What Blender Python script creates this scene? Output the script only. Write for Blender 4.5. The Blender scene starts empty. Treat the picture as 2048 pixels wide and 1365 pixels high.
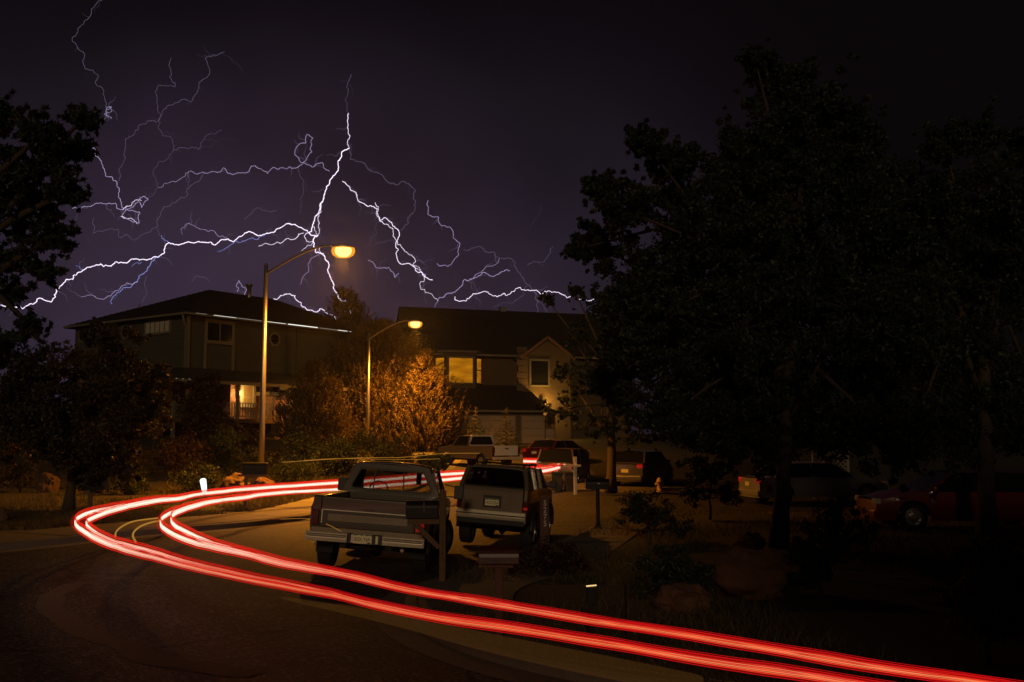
import bpy, bmesh, math, random
import numpy as np
from mathutils import Vector, Matrix, noise
from mathutils.geometry import delaunay_2d_cdt
GLOW_HAZE = 0.0005
random.seed(7); rng = np.random.default_rng(7)
R = math.radians
sc = bpy.context.scene
col = sc.collection

# ---------------------------------------------------------------- camera, world, light
F = 1991.0; H = 2.2; PITCH = math.atan(194.5 / F)
cd = bpy.data.cameras.new('camera'); cam = bpy.data.objects.new('camera', cd); col.objects.link(cam)
cam.location = (0, 0, H); cam.rotation_euler = (math.pi / 2 + PITCH, 0, 0)
cd.sensor_width = 36; cd.lens = 35; cd.clip_end = 9000; cd.clip_start = 0.1
sc.camera = cam
sc.view_settings.view_transform = 'Standard'; sc.view_settings.look = 'None'
sc.view_settings.exposure = 0; sc.view_settings.gamma = 1
sc.cycles.use_denoising = True
sc.cycles.max_bounces = 6; sc.cycles.diffuse_bounces = 2; sc.cycles.glossy_bounces = 3
sc.cycles.transparent_max_bounces = 12; sc.cycles.volume_bounces = 0
sc.cycles.sample_clamp_indirect = 3.0

w = bpy.data.worlds.new('World'); sc.world = w; w.use_nodes = True
nt = w.node_tree; nt.nodes.clear()
def N(t, typ, **kw):
    n = t.nodes.new(typ)
    for k, v in kw.items(): setattr(n, k, v)
    return n
out = N(nt, 'ShaderNodeOutputWorld'); bgs = N(nt, 'ShaderNodeBackground'); bgn = N(nt, 'ShaderNodeBackground'); add = N(nt, 'ShaderNodeAddShader')
sky = N(nt, 'ShaderNodeTexSky', sky_type='NISHITA'); sky.sun_disc = False
sky.sun_elevation = R(-6); sky.sun_rotation = R(200)
nt.links.new(sky.outputs[0], bgs.inputs[0]); bgs.inputs[1].default_value = 0.004
tc = N(nt, 'ShaderNodeTexCoord')
# storm cloud lit from inside by the lightning: brightest low in the north-west, fading upwards and to the sides
sep = N(nt, 'ShaderNodeSeparateXYZ'); nt.links.new(tc.outputs['Generated'], sep.inputs[0])
dot = N(nt, 'ShaderNodeVectorMath', operation='DOT_PRODUCT'); nt.links.new(tc.outputs['Generated'], dot.inputs[0])
dd = Vector((-0.2, 1.0, 0.12)).normalized(); dot.inputs[1].default_value = dd
mr = N(nt, 'ShaderNodeMapRange', interpolation_type='SMOOTHSTEP'); nt.links.new(dot.outputs['Value'], mr.inputs[0])
mr.inputs[1].default_value = 0.84; mr.inputs[2].default_value = 1.0
el = N(nt, 'ShaderNodeMapRange', interpolation_type='SMOOTHSTEP'); nt.links.new(sep.outputs[2], el.inputs[0])
el.inputs[1].default_value = 0.48; el.inputs[2].default_value = 0.05
cn = N(nt, 'ShaderNodeTexNoise'); cn.inputs['Scale'].default_value = 3.2; cn.inputs['Detail'].default_value = 7
nt.links.new(tc.outputs['Generated'], cn.inputs['Vector'])
cm = N(nt, 'ShaderNodeMapRange'); nt.links.new(cn.outputs[0], cm.inputs[0]); cm.inputs[1].default_value = .3; cm.inputs[2].default_value = .75
cm.inputs[3].default_value = .50; cm.inputs[4].default_value = 1.35
m1 = N(nt, 'ShaderNodeMath', operation='MULTIPLY'); nt.links.new(mr.outputs[0], m1.inputs[0]); nt.links.new(el.outputs[0], m1.inputs[1])
m2 = N(nt, 'ShaderNodeMath', operation='MULTIPLY'); nt.links.new(m1.outputs[0], m2.inputs[0]); nt.links.new(cm.outputs[0], m2.inputs[1])
mix = N(nt, 'ShaderNodeMixRGB'); nt.links.new(m2.outputs[0], mix.inputs[0])
mix.inputs[1].default_value = (0.0030, 0.0021, 0.0027, 1); mix.inputs[2].default_value = (0.030, 0.0205, 0.036, 1)
dot2 = N(nt, 'ShaderNodeVectorMath', operation='DOT_PRODUCT'); nt.links.new(tc.outputs['Generated'], dot2.inputs[0]); dot2.inputs[1].default_value = Vector((-.22, 1, .17)).normalized()
mr2 = N(nt, 'ShaderNodeMapRange', interpolation_type='SMOOTHERSTEP'); nt.links.new(dot2.outputs['Value'], mr2.inputs[0]); mr2.inputs[1].default_value = .955; mr2.inputs[2].default_value = 1.0
m3 = N(nt, 'ShaderNodeMath', operation='MULTIPLY'); nt.links.new(mr2.outputs[0], m3.inputs[0]); nt.links.new(cm.outputs[0], m3.inputs[1])
mx2 = N(nt, 'ShaderNodeMixRGB', blend_type='ADD'); nt.links.new(m3.outputs[0], mx2.inputs[0]); nt.links.new(mix.outputs[0], mx2.inputs[1]); mx2.inputs[2].default_value = (.009, .005, .010, 1)
nt.links.new(mx2.outputs[0], bgn.inputs[0]); bgn.inputs[1].default_value = 1.0
nt.links.new(bgs.outputs[0], add.inputs[0]); nt.links.new(bgn.outputs[0], add.inputs[1]); nt.links.new(add.outputs[0], out.inputs[0])

# the faint broad glow of the neighbourhood behind the photographer
sd = bpy.data.lights.new('town_glow', 'SUN'); sun = bpy.data.objects.new('town_glow', sd); col.objects.link(sun)
sd.energy = 0.36; sd.angle = R(6); sd.color = (1.0, .70, .40)
sun.rotation_euler = (R(76), 0, R(-3))

# ---------------------------------------------------------------- ground shape and unprojection
def ss(a, b, t):
    t = min(1, max(0, (t - a) / (b - a))); return t * t * (3 - 2 * t)
def g(x, y):
    p = .17 + .045 * (x + 2.5) + .02 * (y - 18.4)
    p = min(.32, max(0, p)) * (1 - ss(29, 38, y)) * (1 - .6 * ss(1.5, 5, x)) * ss(8, 15, y)
    up = .05 * max(0, min(y, 92) - 42) * (1 - ss(92, 200, y) * .6)
    lf = 1.3 * ss(45, 60, y) * ss(9, 17, -x) * (1 - ss(90, 160, y))
    return -p + up + lf
def ray(px, py):
    d = Vector(((px - 1024) / F, 1.0, (682.5 - py) / F))
    c, s = math.cos(PITCH), math.sin(PITCH)
    return Vector((d.x, c * d.y - s * d.z, s * d.y + c * d.z))
def at(px, py, Y):
    d = ray(px, py); k = Y / d.y; return Vector((d.x * k, Y, H + d.z * k))
def place(px, py, off=0.0, ymax=95):
    d = ray(px, py); d /= d.y; Y = 3.0
    while Y < ymax:
        if H + d.z * Y <= g(d.x * Y, Y) + off: break
        Y += .02
    return Vector((d.x * Y, Y, H + d.z * Y))
def hit(px, py, P0, n):
    d = ray(px, py); o = Vector((0, 0, H)); t = (P0 - o).dot(n) / d.dot(n); return o + d * t

# ---------------------------------------------------------------- materials
MATS = {}
def mat(name, color, rough=.7, metal=0.0, var=.18, scale=8.0, bump=0.0, bscale=60.0, emit=None, estr=0.0, coat=0.0, spec=None, sampling=None):
    if name in MATS: return MATS[name]
    m = bpy.data.materials.new(name); m.use_nodes = True; t = m.node_tree; b = t.nodes['Principled BSDF']
    b.inputs['Roughness'].default_value = rough; b.inputs['Metallic'].default_value = metal
    if coat: b.inputs['Coat Weight'].default_value = coat; b.inputs['Coat Roughness'].default_value = .08
    if spec is not None: b.inputs['Specular IOR Level'].default_value = spec
    tcn = N(t, 'ShaderNodeTexCoord'); no = N(t, 'ShaderNodeTexNoise'); no.inputs['Scale'].default_value = scale; no.inputs['Detail'].default_value = 5
    t.links.new(tcn.outputs['Object'], no.inputs['Vector'])
    mx = N(t, 'ShaderNodeMixRGB'); t.links.new(no.outputs[0], mx.inputs[0])
    c = color; mx.inputs[1].default_value = (c[0] * (1 - var), c[1] * (1 - var), c[2] * (1 - var), 1)
    mx.inputs[2].default_value = (min(1, c[0] * (1 + var)), min(1, c[1] * (1 + var)), min(1, c[2] * (1 + var)), 1)
    t.links.new(mx.outputs[0], b.inputs['Base Color'])
    if bump:
        n2 = N(t, 'ShaderNodeTexNoise'); n2.inputs['Scale'].default_value = bscale; n2.inputs['Detail'].default_value = 6
        t.links.new(tcn.outputs['Object'], n2.inputs['Vector'])
        bp = N(t, 'ShaderNodeBump'); bp.inputs['Strength'].default_value = bump; bp.inputs['Distance'].default_value = .02
        t.links.new(n2.outputs[0], bp.inputs['Height']); t.links.new(bp.outputs[0], b.inputs['Normal'])
    if emit:
        b.inputs['Emission Color'].default_value = (*emit, 1); b.inputs['Emission Strength'].default_value = estr
    if sampling: m.cycles.emission_sampling = sampling
    MATS[name] = m; return m
def emat(name, color, s, sampling='AUTO'):
    if name in MATS: return MATS[name]
    m = bpy.data.materials.new(name); m.use_nodes = True; t = m.node_tree; t.nodes.clear()
    o = N(t, 'ShaderNodeOutputMaterial'); e = N(t, 'ShaderNodeEmission'); e.inputs[0].default_value = (*color, 1); e.inputs[1].default_value = s
    t.links.new(e.outputs[0], o.inputs[0]); m.cycles.emission_sampling = sampling; MATS[name] = m; return m
def vmat(name, color, s):
    m = bpy.data.materials.new(name); m.use_nodes = True; t = m.node_tree; t.nodes.clear()
    o = N(t, 'ShaderNodeOutputMaterial'); e = N(t, 'ShaderNodeEmission'); e.inputs[0].default_value = (*color, 1); e.inputs[1].default_value = s
    t.links.new(e.outputs[0], o.inputs['Volume']); MATS[name] = m; return m
def shell(name, color, s, alpha):
    m = bpy.data.materials.new(name); m.use_nodes = True; t = m.node_tree; t.nodes.clear(); o = N(t, 'ShaderNodeOutputMaterial'); e = N(t, 'ShaderNodeEmission'); e.inputs[0].default_value = (*color, 1); e.inputs[1].default_value = s
    tr = N(t, 'ShaderNodeBsdfTransparent'); mx = N(t, 'ShaderNodeMixShader'); mx.inputs[0].default_value = alpha; t.links.new(tr.outputs[0], mx.inputs[1]); t.links.new(e.outputs[0], mx.inputs[2]); t.links.new(mx.outputs[0], o.inputs[0]); m.cycles.emission_sampling = 'NONE'; return m
def glassmat(name, tint, refl=.10):
    m = bpy.data.materials.new(name); m.use_nodes = True; t = m.node_tree; t.nodes.clear()
    o = N(t, 'ShaderNodeOutputMaterial'); tr = N(t, 'ShaderNodeBsdfTransparent'); tr.inputs[0].default_value = (*tint, 1)
    gl = N(t, 'ShaderNodeBsdfGlossy'); gl.inputs[0].default_value = (.9, .9, .9, 1); gl.inputs[1].default_value = .03
    mx = N(t, 'ShaderNodeMixShader'); fr = N(t, 'ShaderNodeFresnel'); fr.inputs[0].default_value = 1.5
    t.links.new(fr.outputs[0], mx.inputs[0]); t.links.new(tr.outputs[0], mx.inputs[1]); t.links.new(gl.outputs[0], mx.inputs[2]); t.links.new(mx.outputs[0], o.inputs[0])
    MATS[name] = m; return m

def asphalt_mat():
    m = bpy.data.materials.new('asphalt'); m.use_nodes = True; t = m.node_tree; b = t.nodes['Principled BSDF']
    tcn = N(t, 'ShaderNodeTexCoord')
    n1 = N(t, 'ShaderNodeTexNoise'); n1.inputs['Scale'].default_value = .35; n1.inputs['Detail'].default_value = 8; n1.inputs['Roughness'].default_value = .65
    n2 = N(t, 'ShaderNodeTexVoronoi'); n2.inputs['Scale'].default_value = 26
    n3 = N(t, 'ShaderNodeTexNoise'); n3.inputs['Scale'].default_value = 60; n3.inputs['Detail'].default_value = 3
    for n in (n1, n2, n3): t.links.new(tcn.outputs['Object'], n.inputs['Vector'])
    r1 = N(t, 'ShaderNodeValToRGB'); t.links.new(n1.outputs[0], r1.inputs[0])
    r1.color_ramp.elements[0].position = .35; r1.color_ramp.elements[0].color = (.022, .020, .018, 1)
    r1.color_ramp.elements[1].position = .68; r1.color_ramp.elements[1].color = (.050, .044, .038, 1)
    # single pale stones in the surface
    vc = N(t, 'ShaderNodeSeparateColor'); t.links.new(n2.outputs['Color'], vc.inputs[0])
    st = N(t, 'ShaderNodeMapRange'); t.links.new(vc.outputs[0], st.inputs[0]); st.inputs[1].default_value = .72; st.inputs[2].default_value = 1.0; st.inputs[4].default_value = .75
    mx = N(t, 'ShaderNodeMixRGB'); t.links.new(st.outputs[0], mx.inputs[0]); t.links.new(r1.outputs[0], mx.inputs[1]); mx.inputs[2].default_value = (.17, .155, .14, 1)
    # sealed cracks
    v = N(t, 'ShaderNodeTexVoronoi', feature='DISTANCE_TO_EDGE'); v.inputs['Scale'].default_value = .22
    wn = N(t, 'ShaderNodeTexNoise'); wn.inputs['Scale'].default_value = 1.1; wn.inputs['Detail'].default_value = 5
    t.links.new(tcn.outputs['Object'], wn.inputs['Vector'])
    vm = N(t, 'ShaderNodeVectorMath', operation='ADD'); t.links.new(tcn.outputs['Object'], vm.inputs[0]); t.links.new(wn.outputs['Color'], vm.inputs[1]); t.links.new(vm.outputs[0], v.inputs['Vector'])
    ck = N(t, 'ShaderNodeMapRange'); t.links.new(v.outputs['Distance'], ck.inputs[0]); ck.inputs[1].default_value = .004; ck.inputs[2].default_value = .012
    mc = N(t, 'ShaderNodeMixRGB'); t.links.new(ck.outputs[0], mc.inputs[0]); mc.inputs[1].default_value = (.012, .011, .010, 1); t.links.new(mx.outputs[0], mc.inputs[2])
    t.links.new(mc.outputs[0], b.inputs['Base Color'])
    b.inputs['Roughness'].default_value = .68; b.inputs['Specular IOR Level'].default_value = .22
    bp = N(t, 'ShaderNodeBump'); bp.inputs['Strength'].default_value = .8; bp.inputs['Distance'].default_value = .018
    ad = N(t, 'ShaderNodeMath', operation='ADD'); t.links.new(n2.outputs['Distance'], ad.inputs[0]); t.links.new(n3.outputs[0], ad.inputs[1])
    t.links.new(ad.outputs[0], bp.inputs['Height']); t.links.new(bp.outputs[0], b.inputs['Normal'])
    return m
ASPH = asphalt_mat()
CONC = mat('concrete', (.145, .125, .10), .85, var=.25, scale=3, bump=.5, bscale=40)
CONC2 = mat('kerb_concrete', (.13, .115, .095), .85, var=.3, scale=2, bump=.5, bscale=30)
SOIL = mat('dry_soil', (.06, .045, .028), .95, var=.5, scale=1.5, bump=.9, bscale=12)
LAWN = mat('lawn_soil', (.045, .038, .020), .95, var=.5, scale=2.5, bump=.9, bscale=25)
BARK = mat('bark', (.055, .040, .028), .9, var=.4, scale=14, bump=.9, bscale=30)
BARKP = mat('pale_bark', (.07, .052, .034), .9, var=.3, scale=10, bump=.7, bscale=25)
WOOD = mat('weathered_wood', (.13, .075, .04), .8, var=.35, scale=7, bump=.5, bscale=30)
DWOOD = mat('dark_red_wood', (.10, .035, .028), .7, var=.3, scale=8, bump=.4, bscale=30)
WHITEP = mat('white_paint', (.62, .60, .54), .6, var=.12, scale=6, bump=.15)
BLACKM = mat('black_enamel', (.010, .010, .011), .45, var=.2, bump=.05, spec=.2)
REDBOX = mat('red_enamel', (.05, .006, .007), .4, var=.2, bump=.1)
STEEL = mat('galvanised_steel', (.46, .44, .41), .38, metal=.85, var=.12, scale=5, bump=.08, bscale=20)
CHROME = mat('chrome', (.62, .61, .60), .16, metal=1.0, var=.05)
DCHROME = mat('dull_chrome', (.68, .60, .46), .36, metal=.25, var=.12, scale=9, bump=.06)
RUBBER = mat('rubber', (.016, .016, .016), .8, var=.2, bump=.3, bscale=60)
PLASTIC = mat('black_plastic', (.02, .02, .02), .5, var=.2)
UNDER = mat('underbody', (.022, .018, .015), .9, var=.4)
RIM = mat('alloy_rim', (.42, .41, .40), .3, metal=.7, var=.1)
TRUCKP = mat('brown_grey_paint', (.055, .040, .026), .28, metal=.0, var=.14, scale=5, bump=.04, coat=.5)
TRUCKL = mat('pale_panel_paint', (.26, .195, .12), .38, metal=.0, var=.22, scale=9, bump=.06)
SUVP = mat('silver_paint', (.21, .165, .12), .3, metal=.35, var=.08, scale=4, coat=.6)
SUVD = mat('dark_cladding', (.022, .020, .020), .5, var=.15)
PLATE = mat('plate_white', (.88, .82, .50), .45, var=.06, scale=30)
PLATEG = mat('plate_green', (.03, .10, .05), .5)
INK = mat('dark_ink', (.015, .02, .015), .6)
NUMW = mat('white_number', (.72, .70, .64), .5)
LENSR = mat('red_lens', (.42, .015, .015), .18, var=.1, emit=(1, .02, .02), estr=.16)  # faint emission stands for light reflected in the red lens
LENSD = mat('dark_lens', (.10, .008, .008), .2, var=.1)
LENSH = mat('head_lamp_glass', (.6, .6, .58), .1, var=.05)
GLASS = glassmat('car_glass', (.62, .62, .60)); GLASST = glassmat('tinted_glass', (.22, .22, .23))
DGLASS = mat('dark_glass', (.012, .013, .015), .06, var=.1)
SHINGLE = mat('asphalt_shingle', (.020, .015, .013), .92, var=.4, scale=5, bump=.8, bscale=9)
STUCCO = mat('grey_siding', (.055, .058, .048), .85, var=.1, scale=3, bump=.2)
TRIM = mat('cream_trim', (.15, .13, .095), .7, var=.08)
SIDE2 = mat('tan_siding', (.085, .058, .030), .85, var=.12, scale=3, bump=.25)
STONE = mat('sandstone', (.12, .055, .032), .92, var=.45, scale=3, bump=.9, bscale=8)
STONEG = mat('brown_stone', (.12, .07, .045), .92, var=.45, scale=3, bump=.9, bscale=8)
def brick_mat():
    m = bpy.data.materials.new('brick_wall'); m.use_nodes = True; t = m.node_tree; b = t.nodes['Principled BSDF']
    tcn = N(t, 'ShaderNodeTexCoord'); sx = N(t, 'ShaderNodeSeparateXYZ'); t.links.new(tcn.outputs['Object'], sx.inputs[0])
    ad = N(t, 'ShaderNodeMath', operation='ADD'); t.links.new(sx.outputs[0], ad.inputs[0]); t.links.new(sx.outputs[1], ad.inputs[1])
    cb = N(t, 'ShaderNodeCombineXYZ'); t.links.new(ad.outputs[0], cb.inputs[0]); t.links.new(sx.outputs[2], cb.inputs[1])
    br = N(t, 'ShaderNodeTexBrick'); t.links.new(cb.outputs[0], br.inputs['Vector'])
    br.inputs['Scale'].default_value = 1; br.inputs['Brick Width'].default_value = .23; br.inputs['Row Height'].default_value = .085; br.inputs['Mortar Size'].default_value = .014
    br.inputs['Color1'].default_value = (.30, .11, .055, 1); br.inputs['Color2'].default_value = (.20, .075, .042, 1); br.inputs['Mortar'].default_value = (.34, .29, .22, 1)
    t.links.new(br.outputs[0], b.inputs['Base Color']); b.inputs['Roughness'].default_value = .9
    bp = N(t, 'ShaderNodeBump'); bp.inputs['Strength'].default_value = .6; bp.inputs['Distance'].default_value = .02; bp.invert = True
    t.links.new(br.outputs['Fac'], bp.inputs['Height']); t.links.new(bp.outputs[0], b.inputs['Normal']); return m
BRICK = brick_mat()
def leaf_mat(name, c1, c2):
    m = bpy.data.materials.new(name); m.use_nodes = True; t = m.node_tree; b = t.nodes['Principled BSDF']
    ge = N(t, 'ShaderNodeNewGeometry'); r = N(t, 'ShaderNodeMixRGB'); t.links.new(ge.outputs['Random Per Island'], r.inputs[0])
    r.inputs[1].default_value = (*c1, 1); r.inputs[2].default_value = (*c2, 1); t.links.new(r.outputs[0], b.inputs['Base Color'])
    b.inputs['Roughness'].default_value = .6
    tr = N(t, 'ShaderNodeBsdfTranslucent'); t.links.new(r.outputs[0], tr.inputs[0]); mx = N(t, 'ShaderNodeMixShader'); mx.inputs[0].default_value = .25
    o = t.nodes['Material Output']; t.links.new(b.outputs[0], mx.inputs[1]); t.links.new(tr.outputs[0], mx.inputs[2]); t.links.new(mx.outputs[0], o.inputs[0]); return m
LEAF = leaf_mat('dark_leaf', (.014, .026, .010), (.036, .052, .020))
LEAFB = leaf_mat('bronze_leaf', (.03, .026, .010), (.075, .052, .02))
LEAFR = leaf_mat('dark_red_leaf', (.026, .012, .010), (.052, .022, .016))
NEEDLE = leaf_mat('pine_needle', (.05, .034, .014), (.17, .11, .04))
SPRUCE = leaf_mat('spruce_needle', (.020, .034, .020), (.045, .060, .034))
GRASSM = leaf_mat('dry_grass', (.06, .05, .02), (.13, .10, .045))

# ---------------------------------------------------------------- mesh helpers
def link(name, me, material=None, parent=None, smooth=False):
    o = bpy.data.objects.new(name, me); col.objects.link(o)
    if material and not me.materials: me.materials.append(material)
    if parent: o.parent = parent
    if smooth:
        me.polygons.foreach_set('use_smooth', [True] * len(me.polygons))
    return o
class MB:
    def __init__(s): s.v = []; s.f = []
    def add(s, v, f):
        k = len(s.v); s.v += [tuple(p) for p in v]; s.f += [tuple(i + k for i in q) for q in f]; return s
    def box(s, x0, x1, y0, y1, z0, z1, M=None):
        v = [Vector(p) for p in ((x0, y0, z0), (x1, y0, z0), (x1, y1, z0), (x0, y1, z0), (x0, y0, z1), (x1, y0, z1), (x1, y1, z1), (x0, y1, z1))]
        if M: v = [M @ p for p in v]
        return s.add(v, [(0, 3, 2, 1), (4, 5, 6, 7), (0, 1, 5, 4), (1, 2, 6, 5), (2, 3, 7, 6), (3, 0, 4, 7)])
    def beam(s, a, b, wx, wy, up=(0, 0, 1)):
        a = Vector(a); b = Vector(b); d = (b - a).normalized(); u = Vector(up)
        if abs(d.dot(u)) > .95: u = Vector((0, 1, 0))
        sx = d.cross(u).normalized() * wx / 2; sy = sx.cross(d).normalized() * wy / 2
        v = [p + i * sx + j * sy for p in (a, b) for i, j in ((-1, -1), (1, -1), (1, 1), (-1, 1))]
        return s.add(v, [(0, 1, 2, 3), (7, 6, 5, 4), (0, 4, 5, 1), (1, 5, 6, 2), (2, 6, 7, 3), (3, 7, 4, 0)])
    def tube(s, pts, rad, n=8, cap=True, flat=1.0):
        pts = [Vector(p) for p in pts]; m = len(pts)
        rr = rad if isinstance(rad, (list, tuple)) else [rad] * m
        vs = []; prev = None
        for i, p in enumerate(pts):
            d = (pts[min(i + 1, m - 1)] - pts[max(i - 1, 0)])
            d = d.normalized() if d.length > 1e-9 else Vector((0, 0, 1))
            if prev is None:
                u = Vector((0, 0, 1)) if abs(d.z) < .9 else Vector((1, 0, 0))
            else: u = prev
            a = d.cross(u)
            if a.length < 1e-6: a = d.cross(Vector((1, .3, 0)))
            a.normalize(); b = a.cross(d).normalized(); prev = b
            for k in range(n):
                t = 2 * math.pi * k / n; vs.append(p + a * math.cos(t) * rr[i] + b * math.sin(t) * rr[i] * flat)
        fs = [(i * n + k, i * n + (k + 1) % n, (i + 1) * n + (k + 1) % n, (i + 1) * n + k) for i in range(m - 1) for k in range(n)]
        if cap: fs += [tuple(range(n - 1, -1, -1)), tuple((m - 1) * n + k for k in range(n))]
        return s.add(vs, fs)
    def lathe(s, prof, n=16, M=None):
        vs = [Vector((r * math.cos(2 * math.pi * k / n), r * math.sin(2 * math.pi * k / n), z)) for r, z in prof for k in range(n)]
        if M: vs = [M @ v for v in vs]
        m = len(prof)
        fs = [(i * n + k, i * n + (k + 1) % n, (i + 1) * n + (k + 1) % n, (i + 1) * n + k) for i in range(m - 1) for k in range(n)]
        return s.add(vs, fs)
    def prism(s, poly, y0, y1, axis='y'):
        n = len(poly)
        def P(p, t): return {'y': (p[0], t, p[1]), 'x': (t, p[0], p[1]), 'z': (p[0], p[1], t)}[axis]
        vs = [P(p, y0) for p in poly] + [P(p, y1) for p in poly]
        return s.add(vs, [tuple(range(n - 1, -1, -1)), tuple(range(n, 2 * n))] + [(i, (i + 1) % n, (i + 1) % n + n, i + n) for i in range(n)])
    def ring(s, outer, inner, y0, y1):
        n = len(outer); vs = [(p[0], y, p[1]) for y in (y0, y1) for q in (outer, inner) for p in q]
        fs = []
        for i in range(n):
            j = (i + 1) % n
            fs += [(i, j, j + n, i + n), (i + 2 * n, i + 3 * n, j + 3 * n, j + 2 * n), (i, i + 2 * n, j + 2 * n, j), (i + n, j + n, j + 3 * n, i + 3 * n)]
        return s.add(vs, fs)
    def grid(s, rows):
        n = len(rows[0]); vs = [p for r in rows for p in r]
        return s.add(vs, [(i * n + k, i * n + k + 1, (i + 1) * n + k + 1, (i + 1) * n + k) for i in range(len(rows) - 1) for k in range(n - 1)])
    def build(s, name, material, parent=None, smooth=False, bevel=0, fix=True):
        me = bpy.data.meshes.new(name); me.from_pydata(s.v, [], s.f); me.update()
        if fix:
            bm = bmesh.new(); bm.from_mesh(me); bmesh.ops.recalc_face_normals(bm, faces=bm.faces); bm.to_mesh(me); bm.free()
        o = link(name, me, material, parent, smooth)
        if bevel:
            b = o.modifiers.new('bevel', 'BEVEL'); b.width = bevel; b.segments = 2; b.limit_method = 'ANGLE'; b.angle_limit = R(40)
        return o
def thing(name, label, cat, loc=(0, 0, 0), rot=(0, 0, 0), group=None):
    o = bpy.data.objects.new(name, None); col.objects.link(o); o.location = loc; o.rotation_euler = rot
    o.empty_display_size = .2; tag(o, label, cat, group); return o
def tag(o, label, cat, group=None):
    o['label'] = label; o['category'] = cat
    if group: o['group'] = group
    return o
def struct(o): o['kind'] = 'structure'; return o
def stuff(o): o['kind'] = 'stuff'; return o
def textobj(name, s, size, material, parent, loc, rot, extrude=.004, align='CENTER', shear=0, sx=1.0):
    c = bpy.data.curves.new(name, 'FONT'); c.body = s; c.size = size; c.extrude = extrude; c.align_x = align; c.align_y = 'CENTER'; c.shear = shear
    c.resolution_u = 3
    t = bpy.data.objects.new('tmp', c); col.objects.link(t); bpy.context.view_layer.update()
    me = bpy.data.meshes.new_from_object(t.evaluated_get(bpy.context.evaluated_depsgraph_get()))
    bpy.data.objects.remove(t); me.materials.clear(); me.materials.append(material)
    o = bpy.data.objects.new(name, me); col.objects.link(o); o.parent = parent; o.location = loc; o.rotation_euler = rot; o.scale = (sx, 1, 1)
    return o
def resample(pl, step):
    pl = [Vector(p) for p in pl]; outp = [pl[0]]
    for a, b in zip(pl, pl[1:]):
        n = max(1, int((b - a).length / step))
        outp += [a.lerp(b, k / n) for k in range(1, n + 1)]
    return outp
def smoothline(pl, step, it=3):
    p = [Vector(q) for q in pl]
    for _ in range(it):
        q = [p[0]]
        for a, b in zip(p, p[1:]): q += [a.lerp(b, .25), a.lerp(b, .75)]
        p = q + [p[-1]]
    return resample(p, step)

# ---------------------------------------------------------------- ground, road, yards
FAR = smoothline([(-90, -4), (-30, 11), (-12, 18.0), (-10.2, 19.6), (-9.0, 21.8), (-7.6, 24.6), (-6.4, 28.6), (-5.0, 37), (-3.8, 43), (-3.5, 50), (-3.4, 74)], .9, 2)
FARR = smoothline([(2.6, 74), (2.6, 46), (3.0, 42.2), (6, 40.8), (14, 39.6), (30, 38), (90, 34)], 1.2, 2)
NEAR = smoothline([(90, 24), (20, 30), (8, 30.8), (4.5, 30.7), (3.0, 29.6), (2.2, 27), (1.35, 24), (0.45, 21), (-0.45, 18.5), (-1.25, 16.5), (-1.55, 14.5), (-1.3, 12.5), (-.6, 10.7), (.6, 9.2), (2.4, 8.2), (5, 7.4), (9, 6.4), (20, 4.5), (90, -6)], .7, 2)
def inside(x, y, P):
    c = False; n = len(P); j = n - 1
    for i in range(n):
        xi, yi = P[i].x, P[i].y; xj, yj = P[j].x, P[j].y
        if (yi > y) != (yj > y) and x < (xj - xi) * (y - yi) / (yj - yi) + xi: c = not c
        j = i
    return c
def sheet(name, poly, off, material, step=1.0, box=None):
    poly = [Vector((p[0], p[1])) for p in poly]
    pts = list(poly); n = len(pts)
    x0, x1, y0, y1 = box
    def far(x, y): return max(1.0, math.hypot(x, y - 18) / 14)
    y = y0
    while y < y1:
        x = x0
        while x < x1:
            if inside(x, y, poly): pts.append(Vector((x + random.uniform(-.1, .1), y + random.uniform(-.1, .1))))
            x += step * far(x, y)
        y += step * max(1.0, abs(y - 18) / 14)
    r = delaunay_2d_cdt(pts, [(i, (i + 1) % n) for i in range(n)], [], 1, 1e-4)
    vs = [(p.x, p.y, g(p.x, p.y) + off) for p in r[0]]
    me = bpy.data.meshes.new(name); me.from_pydata(vs, [], [f for f in r[2] if len(f) == 3]); me.update()
    bm = bmesh.new(); bm.from_mesh(me)
    for f in bm.faces:
        if f.normal.z < 0: f.normal_flip()
    bm.to_mesh(me); bm.free()
    o = link(name, me, material, None, True); return struct(o)
xs = [-3000, -1200, -500, -250] + list(range(-140, 141, 4)) + [250, 500, 1200, 3000]
ys = [-300, -100, -50] + list(range(-20, 121, 4)) + [160, 220, 320, 600, 1200, 2600]
m = MB(); m.grid([[(x, y, g(x, y) - .35) for x in xs] for y in ys]); struct(m.build('ground', SOIL, smooth=True, fix=False))
roadpoly = FAR + FARR + NEAR + [Vector((90, -20)), Vector((-90, -20))]
sheet('road', roadpoly, 0.0, ASPH, .8, (-90, 90, -20, 80))
sheet('front_yard', NEAR + [Vector((90, 24))][:0], .125, LAWN, .9, (-5, 90, -6, 32))
sheet('verge', FAR + [Vector((-3.4, 78)), Vector((-3.4, 130)), Vector((-120, 130)), Vector((-120, -4))], .125, LAWN, 1.2, (-120, 0, -4, 130))
sheet('far_yard', [Vector((2.6, 130)), Vector((2.6, 74))] + FARR[1:] + [Vector((90, 130))], .125, LAWN, 1.4, (0, 90, 34, 130))
m = MB(); P = [(x, y) for x in (-3.5, 2.7) for y in (73.9, 76)]
m.grid([[(x, y, g(x, y) + .002) for x in (-3.4, -1, 1, 2.6)] for y in (74, 76, 78)]); struct(m.build('driveway', CONC, smooth=True, fix=False))

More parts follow.
